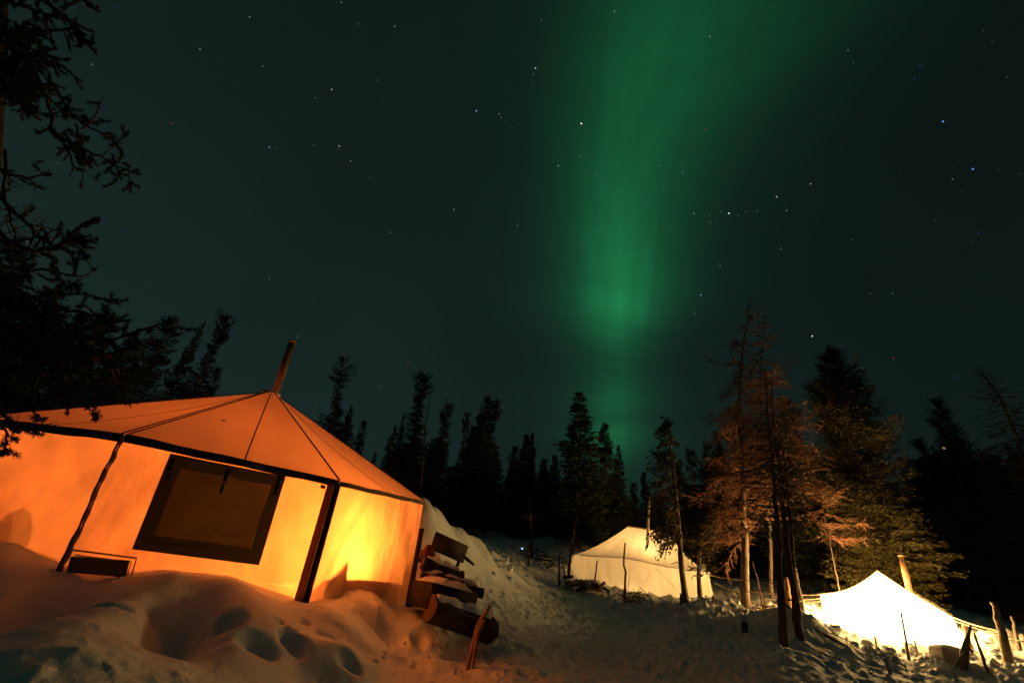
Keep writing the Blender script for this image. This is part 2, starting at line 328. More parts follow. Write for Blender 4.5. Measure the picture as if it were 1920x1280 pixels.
# value noise
_T = rng.random((256, 256))
def vnoise(x, y):
    xi = np.floor(x).astype(int); yi = np.floor(y).astype(int); fx = x - xi; fy = y - yi
    fx = fx * fx * (3 - 2 * fx); fy = fy * fy * (3 - 2 * fy); g = lambda a, b: _T[a % 256, b % 256]
    return (g(xi, yi) * (1 - fx) + g(xi + 1, yi) * fx) * (1 - fy) + (g(xi, yi + 1) * (1 - fx) + g(xi + 1, yi + 1) * fx) * fy
def fbm(x, y, o=4, g=.5):
    z = 0; a = 1; t = 0
    for k in range(o): z = z + a * (vnoise(x * 2 ** k + 17.3 * k, y * 2 ** k + 5.1 * k) - .5); t += a; a *= g
    return z / t
BANK = []
MOUNDS = []    # (x, y, z, rx, ry, rot)
DENTS = []     # (x, y, depth, rx, ry, rot)
def bell(x, y, m, p=2.0):
    c, s = math.cos(m[5]), math.sin(m[5]); dx, dy = x - m[0], y - m[1]
    u = (dx * c + dy * s) / m[3]; v = (-dx * s + dy * c) / m[4]
    return m[2] * np.exp(-np.power(u * u + v * v, p / 2 * 1.0))
# the tall snow bank running back beside the tent
for px, py, Y, rx, ry in ((785, 950, 10.8, .62, .7), (824, 960, 11.7, .55, .7), (860, 988, 12.7, .6, .75), (893, 1010, 13.7, .55, .7), (926, 1036, 14.7, .55, .65)):
    p = at(px, py, Y); h = p.z - float(tps(np.array([p.x]), np.array([p.y]))[0]) - sum(float(bell(p.x, p.y, m)) for m in MOUNDS); MOUNDS.append((p.x, p.y, h, rx, ry, .2)); BANK.append((p.x, p.y))
# humps along the tent bank and round the larch
for px, py, Y, h, r in ((640, 1125, 6.1, .10, .35), (360, 1110, 4.9, .06, .5), (600, 1235, 5.2, .12, .30), (640, 1215, 5.5, .10, .25), (250, 1165, 4.3, .05, .35),
                        (1355, 1125, 16, .25, .8), (1450, 1160, 12.6, .28, .9), (1520, 1190, 12.4, .25, .6), (1640, 1225, 12.4, .06, .7), (1760, 1240, 12.2, .10, .6), (1850, 1250, 12, .12, .6), (1910, 1200, 15.5, .5, .9), (1100, 1095, 18.8, .22, .8), (1125, 1100, 18.75, .16, .45), (1165, 1109, 18.6, .18, .45), (1210, 1116, 18.55, .20, .45), (1255, 1119, 18.6, .20, .45), (1300, 1124, 18.7, .18, .45)):
    p = at(px, py, Y); MOUNDS.append((p.x, p.y, h, r, r * .8, 0))
def gz0(x, y):
    x = np.asarray(x, float); y = np.asarray(y, float); z = tps(x, y)
    for m in MOUNDS: z = z + bell(x, y, m)
    return z
def trodden(x, y):                        # where the path has been walked and driven
    c = 1.2 + (y - 9) * .18; w = 2.2 + .12 * y
    t = np.exp(-((x - c) / w) ** 2) * np.clip((y - 2) / 3, 0, 1) * np.clip((24 - y) / 5, 0, 1)
    return np.maximum(t, np.exp(-((x - 4) / 5) ** 2 - ((y - 7) / 3.0) ** 2))
def gz(x, y):
    x = np.asarray(x, float); y = np.asarray(y, float); z = gz0(x, y); r = np.sqrt(x * x + y * y)
    tr = trodden(x, y); calm = np.ones_like(x)
    for bx_, by_ in BANK: calm = calm * (1 - .9 * np.exp(-((x - bx_) ** 2 + (y - by_) ** 2) / .8))
    near = np.exp(-((x + 3.6) / 3.4) ** 4 - ((y - 5.0) / 2.2) ** 4)          # smooth drift against the tent
    chop = np.clip((r - 2) / 3, 0, 1) * np.clip((60 - r) / 20, 0, 1)
    z = z + fbm(x * .9, y * .9, 4) * .20 * (1 - .75 * tr) * (1 - .4 * near)
    z = z + fbm(x * 3.4 + 9, y * 3.4, 4, .6) * ((.13 + .10 * np.clip((y - 10) / 4, 0, 1)) * (1 - .60 * tr) * (1 - .8 * near)) * chop * calm
    # wind-broken crumbs, sharper than the drifts
    c = np.maximum(fbm(x * 5.5, y * 5.5 + 31, 3, .55) - .08, 0); z = z + c * (.36 + .25 * np.clip((y - 11) / 4, 0, 1)) * (1 - tr * .6) * (1 - .95 * near) * chop * calm
    # ski and sled grooves along the path
    d = (x - .55 * y); g = np.sin(d * 13 + fbm(x * .6, y * .6, 2) * 6) * .5 + np.sin(d * 31 + 2) * .25
    z = z + g * .016 * tr * np.clip((16 - y) / 6, 0, 1) + fbm(x * 9, y * 4, 3, .6) * .045 * tr
    mid = np.clip((y - 9) / 4, 0, 1) * np.clip((27 - y) / 5, 0, 1)
    z = z + np.abs(fbm(x * 2.3 + 3, y * 1.8 + 8, 4, .62)) * .15 * mid * (1 - .55 * tr) * calm
    for bx_, by_ in BANK: z = z + .07 * np.exp(-((x - bx_) ** 2 + (y - by_) ** 2) / .5) * np.clip(fbm(x * 1.7, y * 1.7 + 50, 2) * 4, -1, 1)
    for m in DENTS: z = z - .85 * bell(x, y, m, 4.0)
    return z
def hit(px, py, t0=1.5):                  # where the line of sight meets the snow
    d = ray(px, py); t = t0
    while t < 70:
        p = EYE + d * t
        if p.z < float(gz0(np.array([p.x]), np.array([p.y]))[0]): return p
        t += .02 + t * .004
    return EYE + d * 60
for px, py, dep, rx, ry, a in ((432, 1160, .20, .115, .16, .3), (482, 1207, .14, .16, .13, .2), (548, 1205, .13, .16, .11, -.2), (172, 1140, .10, .05, .26, -.7), (786, 1200, .22, .10, .22, .1), (705, 1165, .12, .24, .15, .4), (738, 1186, .12, .16, .15, .4),
                               (655, 1245, .12, .12, .09, 0), (300, 1190, .05, .22, .10, .3), (570, 1172, .05, .06, .04, 0), (632, 1176, .04, .05, .03, 0), (525, 1168, .05, .06, .04, 0), (620, 1200, .05, .07, .04, 0), (600, 1192, .04, .05, .04, .4),
                               (1490, 1210, .22, .4, .3, 0), (1270, 1150, .08, .5, .2, 0), (1640, 1240, .08, .4, .2, 0), (860, 1230, .08, .3, .12, .5), (760, 1240, .07, .25, .12, .2), (930, 1240, .05, .12, .2, .2), (990, 1262, .05, .12, .22, .3), (1060, 1230, .04, .14, .2, .3), (880, 1262, .05, .12, .2, .1)):
    p = hit(px, py); DENTS.append((p.x, p.y, dep, rx, ry, a))
def g1(x, y): return float(gz(np.array([x]), np.array([y]))[0])

az_d = np.linspace(R(-64), R(72), 860); az_s = np.linspace(R(72), R(296), 92)[1:-1]; azs = np.concatenate([az_d, az_s])
rr = np.concatenate([[.4, .9, 1.4], np.geomspace(1.9, 60, 430), np.geomspace(66, 3000, 30)])
AA, RR = np.meshgrid(azs, rr); GX = RR * np.sin(AA); GY = RR * np.cos(AA)
GZ = gz(GX.ravel(), GY.ravel()).reshape(GX.shape)
far = np.clip((RR - 60) / 200, 0, 1); GZ = GZ * (1 - far) + far * 9
na = len(azs); nr = len(rr)
V = np.stack([GX.ravel(), GY.ravel(), GZ.ravel()], -1); V = np.concatenate([V, [[0, 0, float(GZ[0].mean())]]])
I = np.arange(nr * na).reshape(nr, na); J = np.roll(I, -1, 1)
F = np.stack([I[:-1].ravel(), I[1:].ravel(), J[1:].ravel(), J[:-1].ravel()], -1)
ground = npmesh('snow_ground', V, F, M['snow'], True); COL.objects.link(ground); tag(ground, 'snow covered ground with a trodden path', None, None, 'structure')
at_ = ground.data.attributes.new('trodden', 'FLOAT', 'POINT'); at_.data.foreach_set('value', np.concatenate([trodden(GX.ravel(), GY.ravel()), [0]]).astype(np.float32))

# ------------------------------------------------------------------ trees
def quads(pos, d, ln, w, rs):              # needle tufts: one thin diamond each
    n = len(pos); rnd = rs.normal(size=(n, 3)); s = np.cross(d, rnd); s /= np.linalg.norm(s, axis=1, keepdims=True) + 1e-9
    ln = ln[:, None]; w = w[:, None]
    V = np.stack([pos, pos + d * ln * .45 + s * w, pos + d * ln, pos + d * ln * .45 - s * w], 1).reshape(-1, 3)
    return V, np.arange(n * 4).reshape(n, 4)
def unit(v): return v / (np.linalg.norm(v, axis=-1, keepdims=True) + 1e-9)
PROF = {
    'tower': lambda t: np.interp(t, [0, .1, .3, .42, .50, .58, .70, .85, .95, 1], [.45, .66, .82, .75, .52, .80, .66, .38, .2, .05]),
    'spire': lambda t: np.interp(t, [0, .08, .25, .5, .75, .93, 1], [.75, 1, .95, .72, .42, .16, .03]),
    'club': lambda t: np.interp(t, [0, .1, .3, .5, .62, .74, .80, .88, .95, 1], [.8, 1, .85, .62, .5, .30, .26, .50, .46, .12]),
    'scrag': lambda t: np.interp(t, [0, .12, .2, .34, .42, .55, .63, .72, .8, .9, 1], [1, 1.1, .5, 1.0, .35, .8, .25, .3, .25, .62, .2]),
    'bush': lambda t: np.interp(t, [0, .1, .3, .42, .50, .58, .70, .85, .95, 1], [.85, 1, .95, .8, .5, .72, .58, .34, .2, .05]),
    'column': lambda t: np.interp(t, [0, .2, .5, .8, .95, 1], [.9, 1, .85, .65, .35, .1]),
}
def spruce_meshes(seed, H, Rad, kind, dens=1.0, tuft=.26, bare=.06, nm='needle', bend=.012, wmul=.22, mper=26):
    rs = np.random.default_rng(seed); pf = PROF[kind]
    nb = int(34 * H ** .9 * dens); t = np.sort(rs.random(nb) ** 1.05); h = H * (bare + (1 - bare) * t)
    ph = rs.random(2) * 6.28
    bx = lambda z: bend * H * np.sin(z / H * 4 + ph[0]) * (z / H); by = lambda z: bend * H * np.sin(z / H * 3.3 + ph[1]) * (z / H)
    az = rs.random(nb) * 6.283 + 0
    lump = .65 + .55 * rs.random(nb) ** .8
    # branches grow in uneven sectors so the outline is ragged
    lump *= 1 + .28 * np.sin(az * 2 + t * 19 + ph[0]) + .18 * np.sin(t * 47 + az)
    L = Rad * pf(t) * lump; slope = np.interp(t, [0, .5, .85, 1], [-.42, -.28, .05, 1.1]) + rs.normal(size=nb) * .12
    m = np.maximum(4, (L / Rad * mper * (H / 9) ** .4).astype(int)); bi = np.repeat(np.arange(nb), m); n = len(bi)
    s = rs.random(n) ** .75; s = .08 + .92 * s; Ls = L[bi] * s
    out = np.stack([np.cos(az[bi]), np.sin(az[bi]), np.zeros(n)], -1)
    z = h[bi] + slope[bi] * Ls + .30 * L[bi] * s ** 2.2
    pos = out * Ls[:, None]; pos[:, 0] += bx(h[bi]); pos[:, 1] += by(h[bi]); pos[:, 2] = z
    side = np.stack([-out[:, 1], out[:, 0], np.zeros(n)], -1)
    spread = (.10 + .16 * (1 - s)) * L[bi] * rs.normal(size=n); pos += side * spread[:, None]
    pos += rs.normal(size=(n, 3)) * np.array([.02, .02, .035]) * (tuft / .26) * 1.2
    d = unit(out * .9 + side * rs.normal(size=(n, 1)) * .8 + np.array([0, 0, -.22]) + rs.normal(size=(n, 3)) * .35)
    top = t[bi] > .93; d[top] = unit(d[top] + np.array([0, 0, 1.1]))
    V, F = quads(pos, d, tuft * (.55 + .8 * rs.random(n)), tuft * wmul * (.6 + .7 * rs.random(n)), rs)
    tb = MB(); k = 9; tz = np.linspace(0, H * .985, k)
    tb.tube([(float(bx(q)), float(by(q)), float(q) - (.3 if q == 0 else 0)) for q in tz], [max(.012, .0125 * H * (1 - q / H) + .012) for q in tz], 7)
    for i in range(0, nb, 2):
        o = np.array([math.cos(az[i]), math.sin(az[i]), 0]); b = np.array([float(bx(h[i])), float(by(h[i])), h[i]]); P = []
        for u in (0, .5, .97): P.append(b + o * L[i] * u + np.array([0, 0, slope[i] * L[i] * u + .3 * L[i] * u ** 2.2]))
        tb.tube(P, [.018, .012, .004], 3, False)
    # dead lower stubs
    for i in range(int(10)):
        zz = H * bare * rs.random() + .3; a = rs.random() * 6.28; l = Rad * (.4 + .5 * rs.random())
        tb.tube([(0, 0, zz), (math.cos(a) * l * .6, math.sin(a) * l * .6, zz - .05), (math.cos(a) * l, math.sin(a) * l, zz - .15 * l)], [.014, .01, .004], 3, False)
    crown = npmesh('crown', V, F, M[nm]); trunk = npmesh('trunk', np.array(tb.v, dtype=np.float32), tb.f, M['darkbark'], True)
    return crown.data, trunk.data
def tree(name, label, meshes, px, py, Y, H0, cat='tree', group=None, base=None, wide=1.0, rot=None, seed=0):
    """Stand a tree so that its tip comes at that bearing and height."""
    top = at(px, py, Y); rnd = random.Random(seed * 13 + int(px))
    bx, by = (top.x, top.y) if base is None else base
    g = g1(bx, by); H = max(1.0, top.z - g); k = H / H0
    t = thing(name, label, cat, (bx, by, g - .05), group)
    t.scale = (k * wide, k * wide, k); t.rotation_euler.z = rnd.random() * 6.28 if rot is None else rot
    if base is not None:
        ax = Vector((top.x - bx, top.y - by, H)); t.rotation_mode = 'QUATERNION'
        t.rotation_quaternion = Vector((0, 0, 1)).rotation_difference(ax) @ t.rotation_euler.to_quaternion()
    for nme, me in (('crown', meshes[0]), ('trunk', meshes[1])):
        o = bpy.data.objects.new(nme, me); COL.objects.link(o); o.parent = t
    return t
PROTO = {k: [] for k in PROF}
for i in range(3): PROTO['spire'].append(spruce_meshes(10 + i, 9, 1.15, 'spire', 2.3, .24, wmul=.17))
for i in range(3): PROTO['club'].append(spruce_meshes(20 + i, 9, 1.0, 'club', 2.3, .24, wmul=.17))
for i in range(2): PROTO['scrag'].append(spruce_meshes(30 + i, 9, .95, 'scrag', .95, bare=.1, bend=.03))
for i in range(3): PROTO['column'].append(spruce_meshes(40 + i, 9, 1.1, 'column', 2.4, .24, wmul=.17))
PROTO['bush'].append(spruce_meshes(50, 9, 2.1, 'bush', 3.0, .24)); PROTO['bush'].append(spruce_meshes(51, 9, 2.0, 'bush', 2.8, .25))

FOREST = [  # px, py of the tip, distance, kind, width, label
    (425, 592, 13.0, 'club', .66, 'black spruce with a thick leaning top, behind the orange tent left of its chimney'),
    (382, 602, 13.4, 'spire', .55, 'slim black spruce close beside the thick topped one, left of the chimney'),
    (408, 690, 12.5, 'column', .6, 'short dark spruce filling below the two slim spruces behind the tent'),
    (318, 598, 11.0, 'column', .85, 'dark spruce with jagged side twigs beyond the left roof slope of the tent'),
    (657, 680, 17, 'scrag', 1.0, 'tall scraggly spruce with a tufted top, just right of the tent chimney'),
    (662, 760, 18, 'spire', .9, 'pointed dark spruce below the scraggly one, behind the orange roof'),
    (682, 790, 18.5, 'column', .6, 'narrow dark spruce at the right edge of the clump behind the orange roof'),
    (637, 768, 19, 'column', .9, 'bushy dark spruce at the foot of the scraggly tree behind the roof'),
    (704, 845, 22, 'spire', .9, 'low dark spruce in the dip of the tree line right of the orange roof'),
    (742, 795, 24, 'spire', .8, 'dark pointed spruce left of the tall club topped spruce'),
    (758, 775, 25, 'spire', .55, 'thin spire close to the left of the club topped spruce'),
    (797, 705, 25, 'club', 1.0, 'tallest club topped spruce above the right end of the tent roof'),
    (840, 760, 26, 'club', .95, 'club topped spruce second in height right of the tallest club topped one'),
    (876, 778, 27, 'scrag', .55, 'leaning thin scraggly spruce between two dense ones right of the tent'),
    (890, 800, 28, 'column', .9, 'dense dark spruce behind the leaning thin one'),
    (913, 746, 28, 'spire', 1.05, 'sharp tipped dark spruce with a broad skirt above the snow bank'),
    (931, 757, 29, 'scrag', .8, 'ragged thin topped spruce right beside the sharp tipped one above the snow bank'),
    (985, 815, 30, 'spire', 1.0, 'double looking dark spruce above the small blue light'),
    (998, 812, 30.5, 'spire', .7, 'slim spire touching the right side of the spruce above the blue light'),
    (968, 840, 30, 'column', .8, 'squat dark spruce left of the spruce above the blue light'),
    (1020, 862, 32, 'column', .8, 'low blunt spruce left of the tall lone spire under the aurora'),
    (1042, 856, 32, 'column', .7, 'second low blunt spruce touching the tall lone spire under the aurora'),
    (1086, 738, 27, 'spire', 1.25, 'tall lone spire spruce left of the foot of the aurora'),
    (1137, 795, 28, 'spire', 1.05, 'dark spruce standing before the lowest green glow'),
    (1159, 836, 29, 'spire', .7, 'slim spruce right behind the spruce before the lowest green glow'),
    (1188, 908, 34, 'column', .8, 'small far spruce in the gap above the cream tent, lower of two'),
    (1209, 886, 34, 'spire', .9, 'small far spruce in the gap above the cream tent, higher of two'),
    (1172, 940, 34, 'column', .9, 'lowest far spruce in the gap above the cream tent'),
    (1291, 848, 32, 'scrag', .8, 'thin far spruce with a round tuft between the crooked spruce and the bare larch'),
    (1272, 872, 33, 'column', .7, 'far spruce behind the stem of the crooked spruce'),
    (1345, 810, 31, 'spire', .8, 'far dark spruce showing through the left twigs of the bare larch'),
    (1328, 836, 31, 'column', .7, 'far dark spruce below the left twigs of the bare larch'),
    (1474, 752, 24, 'club', .9, 'dark spruce with a tufted top behind the leaning dark trunks'),
    (1493, 812, 25, 'spire', 1.3, 'broad dark spruce between the larch and the big bushy spruce'),
    (1432, 800, 25, 'column', 1.1, 'dark dense spruce straight behind the bare larch crown'),
    (1755, 750, 24, 'bush', .62, 'broad dark spruce with a pointed top in the right hand forest'),
    (1718, 826, 24, 'column', .75, 'narrow dark spruce left of the broad pointed one at right'),
    (1697, 862, 24.5, 'column', .8, 'short dark spruce at the open gap right of the bushy lit spruce'),
    (1792, 828, 24, 'bush', .6, 'dark spruce shoulder right of the broad pointed one at right'),
    (1838, 852, 23, 'bush', .6, 'dark spruce under the leaning bare tree at right'),
    (1895, 838, 22, 'bush', .6, 'dark spruce at the right edge of the picture beside the bare stem'),
    (1940, 800, 22, 'column', 1.1, 'dark spruce cut off by the right edge of the picture'),
]
FINE = {'club': [spruce_meshes(120 + i, 9, 1.0, 'club', 2.6, .13, wmul=.15, mper=60) for i in range(2)], 'spire': [spruce_meshes(130 + i, 9, 1.15, 'spire', 2.6, .13, wmul=.15, mper=60) for i in range(2)],
        'column': [spruce_meshes(140, 9, 1.1, 'column', 2.6, .13, wmul=.15, mper=60)], 'scrag': [spruce_meshes(150, 9, .95, 'scrag', 1.5, .13, bare=.1, bend=.03, wmul=.15, mper=50)], 'bush': [spruce_meshes(160, 9, 1.9, 'bush', 3.2, .14, wmul=.15, mper=70)]}
for i, (px, py, Y, kd, w, lb) in enumerate(FOREST):
    P_ = FINE if Y < 26.5 else PROTO; ms = P_[kd][i % len(P_[kd])]
    tree('spruce_tree', lb, ms, px, py, Y, 9, wide=w * 1.06, group='dark spruces around the camp', seed=i)
# black wall of trees that fills the forest behind the named tops
fr = random.Random(5); k = 0
for px in range(700, 1960, 21):
    x = px + fr.uniform(-9, 9)
    yt = np.interp(px, [700, 760, 900, 1000, 1100, 1160, 1200, 1260, 1320, 1420, 1560, 1640, 1680, 1760, 1960], [875, 850, 840, 890, 880, 905, 965, 930, 890, 860, 880, 960, 925, 860, 850]) + fr.uniform(-22, 35)
    Y = fr.uniform(32, 37) if px < 1640 else fr.uniform(26, 30)
    kd = fr.choice(['column', 'column', 'spire', 'club'])
    tree('spruce_tree', 'dark filler spruce low in the black forest wall behind the camp', PROTO[kd][k % len(PROTO[kd])], x, float(yt), Y, 9, wide=1.7, group='low spruces of the black forest wall', seed=100 + k); k += 1
# undergrowth rank just behind the edge of the snow field
for px in range(720, 1340, 34):
    x = px + fr.uniform(-10, 10); yt = 930 + (px - 720) * .06 + fr.uniform(-25, 25)
    tree('young_spruce', 'small dark young spruce at the foot of the forest edge', PROTO['column'][k % 3], x, yt, fr.uniform(30, 33), 9, wide=2.2, group='young spruces along the forest edge', seed=200 + k); k += 1
# dark trees beyond the tent at far left
for px, py, Y, kd, w, lb in ((40, 470, 9.5, 'column', 1.0, 'dark spruce rising behind the foreground branches at far left'), (105, 545, 9.0, 'bush', .75, 'dark bushy spruce behind the left end of the tent roof'), (150, 590, 10.5, 'spire', 1.2, 'dark spruce behind the snag branches above the tent roof'),
                             (205, 590, 10, 'bush', .6, 'dark round topped spruce above the left roof slope'), (252, 640, 9.5, 'column', 1.0, 'dark spruce just above the left roof slope beside the jagged one'), (-30, 520, 8.5, 'bush', .8, 'dark spruce at the left edge behind the foreground branches')):
    tree('spruce_tree', lb, PROTO[kd][k % len(PROTO[kd])], px, py, Y, 9, wide=w, group='dark spruces around the camp', seed=300 + k); k += 1

# ---- bare larches
def larch(name, label, pts, rad, seed, nbr, blen, h0, bark='bark', fine=1.0, group=None, red=None, side=None, cat='tree'):
    rs = random.Random(seed); pts = [Vector(p) for p in pts]; root = thing(name, label, cat, pts[0], group)
    tr = MB(); fine_pts = []
    n = 22
    def P(t):
        x = t * (len(pts) - 1); i = min(int(x), len(pts) - 2); return pts[i].lerp(pts[i + 1], x - i)
    sm = [P(i / n) for i in range(n + 1)]
    for _ in range(2): sm = [sm[0]] + [(sm[i - 1] + sm[i] * 2 + sm[i + 1]) / 4 for i in range(1, n)] + [sm[-1]]
    sm = [p + Vector((rs.gauss(0, .012), rs.gauss(0, .012), 0)) if 0 < i < n else p for i, p in enumerate(sm)]
    rads = [rad * (1 - i / n) ** 1.0 + .010 for i in range(n + 1)]
    sm[0] = sm[0] - Vector((0, 0, .25)); rads[0] *= 1.1
    tr.tube(sm, rads, 9); tr.build('trunk', M[bark], root)
    tw = MB()
    def wig(p, d, L, r, lev, steps=5):
        q = p.copy(); P_ = [q.copy()]; dd = d.copy()
        for s in range(steps):
            dd = (dd + Vector((rs.gauss(0, .16), rs.gauss(0, .16), rs.gauss(0, .12) + (.10 if s > 1 else -.08)))).normalized()
            q = q + dd * L / steps; P_.append(q.copy())
        tw.tube(P_, [r * (1 - .8 * i / steps) for i in range(steps + 1)], 4 if lev == 0 else 3, False)
        if lev < 2:
            m = int((9 if lev == 0 else 4) * fine * (L / .9 if lev == 0 else 1) + .5)
            for _ in range(m):
                u = rs.uniform(.15, .98); i = min(int(u * steps), steps - 1); b = P_[i].lerp(P_[i + 1], u * steps - i)
                sd = dd.cross(Vector((0, 0, 1))).normalized() * rs.choice((-1, 1))
                wig(b, (dd * .6 + sd * rs.uniform(.3, 1) + Vector((0, 0, rs.uniform(-.6, .35)))).normalized(), L * rs.uniform(.18, .42), max(.0045, r * .5), lev + 1, 3)
    for b in range(nbr):
        t = h0 + (1 - h0) * (b + rs.random()) / nbr; i = min(int(t * n), n - 1); p = sm[i].lerp(sm[i + 1], t * n - i)
        a = rs.uniform(0, 6.283)
        if side and rs.random() < side[1]: a = side[0] + rs.gauss(0, .5)
        prof = np.interp((t - h0) / (1 - h0), [0, .15, .4, .7, 1], [.75, 1, .95, .6, .12])
        L = blen * float(prof) * rs.uniform(.55, 1.15)
        wig(p, Vector((math.cos(a), math.sin(a), rs.uniform(-.25, .12) + (t > .85) * .3)).normalized(), L, .013 + .009 * L, 0)
    tw.build('branches', M['darkbark' if bark == 'darkbark' and not red else 'twig'], root)
    return root
def pxpath(lst): return [at(a, b, c) for a, b, c in lst]
larch('larch_tree', 'tall bare larch with a lit pale trunk between the two white tents', pxpath([(1397, 1144, 17.3), (1398, 1040, 17.3), (1390, 930, 17.4), (1396, 860, 17.5), (1384, 800, 17.6), (1388, 700, 17.7), (1398, 620, 17.8), (1406, 562, 17.9)]), .135, 3, 115, 2.3, .17, fine=1.3, group='bare larches by the bright tent')
larch('larch_tree', 'second bare larch stem behind the pale trunked one, crown leaning right', pxpath([(1446, 1120, 19.5), (1444, 1000, 19.2), (1438, 900, 19), (1428, 800, 19), (1426, 690, 19.2), (1434, 590, 19.4)]), .07, 8, 90, 2.0, .36, bark='darkbark', red=True, fine=1.25, group='bare larches by the bright tent')
larch('larch_tree', 'bare reddish larch sapling in front of the bushy lit spruce', pxpath([(1580, 1135, 17), (1560, 1040, 16.8), (1545, 960, 16.6), (1520, 880, 16.5)]), .016, 21, 52, 1.15, .45, bark='darkbark', red=True, fine=1.3, group='bare larches by the bright tent')
larch('snag_tree', 'dark dead tree with twin bare tops before the bright tent, stem nearest the path', pxpath([(1470, 1210, 10.4), (1462, 1080, 10.4), (1457, 960, 10.4), (1442, 820, 10.5), (1434, 690, 10.6)]), .075, 33, 46, 1.1, .5, bark='darkbark', fine=1.1, group='dark backlit trunks before the bright tent')
larch('snag_tree', 'dark slanted dead tree just left of the bright tent with its guy lines behind it', pxpath([(1499, 1190, 11.0), (1485, 1090, 11.0), (1468, 970, 11.0), (1462, 860, 11.1), (1448, 780, 11.2), (1447, 690, 11.3)]), .068, 34, 46, 1.1, .5, bark='darkbark', fine=1.1, group='dark backlit trunks before the bright tent')
larch('leaning_tree', 'bare dark tree leaning left over the forest at the right edge', pxpath([(1960, 1060, 21.5), (1935, 930, 21.4), (1910, 830, 21.2), (1880, 750, 21), (1832, 688, 20.8)]), .15, 44, 90, 1.9, .25, bark='darkbark', fine=1.0)
larch('dead_tree', 'thin dead stem beside the tallest club topped spruce', pxpath([(790, 900, 24), (797, 800, 24), (808, 735, 24)]), .05, 45, 14, .3, .2, bark='darkbark', fine=.5)
larch('dead_tree', 'thin dead sapling leaning left of the cream tent', pxpath([(1066, 1082, 20.2), (1072, 1020, 20.2), (1082, 965, 20.3)]), .055, 46, 10, .5, .4, bark='darkbark', fine=.6)
larch('dead_tree', 'dark slim trunk standing on the far snow right of the blue light', pxpath([(997, 1062, 22), (996, 1000, 22), (993, 920, 22)]), .09, 47, 24, .7, .5, bark='darkbark', fine=.6)

# ---- big bushy spruce lit from below
bm_ = spruce_meshes(77, 9, 1.72, 'tower', 6.0, .13, .03, 'needle_lit', wmul=.13, mper=80)
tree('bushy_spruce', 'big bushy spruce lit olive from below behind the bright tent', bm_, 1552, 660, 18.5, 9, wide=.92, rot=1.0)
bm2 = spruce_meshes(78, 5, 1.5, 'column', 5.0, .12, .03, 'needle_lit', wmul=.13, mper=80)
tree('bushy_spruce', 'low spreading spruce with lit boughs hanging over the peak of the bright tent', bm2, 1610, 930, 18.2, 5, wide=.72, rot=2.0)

tree('spruce_tree', 'dark sparse spruce with hanging boughs between the two dark trunks before the bright tent', spruce_meshes(79, 5, .7, 'scrag', 1.2, .14, .42, wmul=.16), 1470, 790, 11.9, 5, wide=1.0, rot=.5, base=at(1494, 1185, 11.6).to_tuple()[:2])
# ---- crooked spruce in front of the cream tent: leaning bare trunk, foliage hanging on one side
def crooked():
    pts = pxpath([(1288, 1134, 17.2), (1277, 1060, 17.2), (1274, 1000, 17.2), (1266, 910, 17.3), (1258, 840, 17.4), (1254, 782, 17.5)])
    root = thing('crooked_spruce', 'crooked half bare spruce before the cream tent, foliage only on its left', 'tree', pts[0]); tb = MB()
    n = len(pts); tb.tube([pts[0] - Vector((0, 0, .3))] + pts[1:], [.12, .095, .085, .065, .045, .02], 8)
    rs = np.random.default_rng(61); POS = []; DIR = []
    for b in range(120):
        u = .36 + .64 * rs.random() ** .8; x = u * (n - 1); i = min(int(x), n - 2); p = np.array(pts[i].lerp(pts[i + 1], x - i))
        a = math.pi + rs.normal() * .75 if rs.random() < .86 else rs.random() * 6.28
        L = float(np.interp(u, [.36, .5, .7, .85, 1], [.75, .95, .95, .75, .25])) * (.5 + .7 * rs.random())
        if abs(math.cos(a) - (-1)) > .9: L *= .35
        o = np.array([math.cos(a), math.sin(a), 0]); q = [p + o * L * s + np.array([0, 0, -.18 * L * s - .38 * L * s * s]) for s in (0, .4, .75, 1)]
        tb.tube(q, [.014, .011, .008, .004], 3, False)
        for _ in range(int(26 * L) + 4):
            s = rs.random() ** .7; k_ = s * 3; j = min(int(k_), 2); POS.append(q[j] * (1 - k_ + j) + q[j + 1] * (k_ - j) + rs.normal(size=3) * .045); DIR.append(o * .5 + np.array([0, 0, -.55]) + rs.normal(size=3) * .5)
    # the bough that hangs in front of the canvas
    for k_, (tx, ty) in enumerate(((1222, 1010), (1212, 1025), (1238, 1022), (1228, 1050), (1250, 1012), (1240, 1045), (1258, 1035), (1245, 1000))):
        b0 = np.array(at(1274, 985, 17.0)); e = np.array(at(tx, ty, 16.6)); mid = b0 * .45 + e * .55 + np.array([0, 0, .18]); q = [b0, mid, e]
        tb.tube(q, [.018, .013, .005], 3, False)
        for _ in range(26):
            s = .35 + .65 * rs.random(); p = (b0 * (1 - s) ** 2 + 2 * mid * s * (1 - s) + e * s * s) + rs.normal(size=3) * .07; POS.append(p); DIR.append((e - b0) + rs.normal(size=3) * .9)
    for (ax, ay), (cx_, cy_), (ex, ey) in (((1276, 1056), (1268, 1053), (1258, 1057)), ((1308, 1080), (1300, 1078), (1296, 1086)), ((1270, 950), (1262, 972), (1252, 985)), ((1276, 970), (1286, 990), (1288, 1006))):
        tb.tube(pxpath([(ax, ay, 17.2), (cx_, cy_, 17.0), (ex, ey, 16.9)]), [.03, .02, .008], 5)
    tb.build('trunk', M['bark'], root); V, F = quads(np.array(POS), unit(np.array(DIR)), .11 + .12 * rs.random(len(POS)), .022 + .014 * rs.random(len(POS)), rs)
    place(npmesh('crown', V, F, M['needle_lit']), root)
crooked()
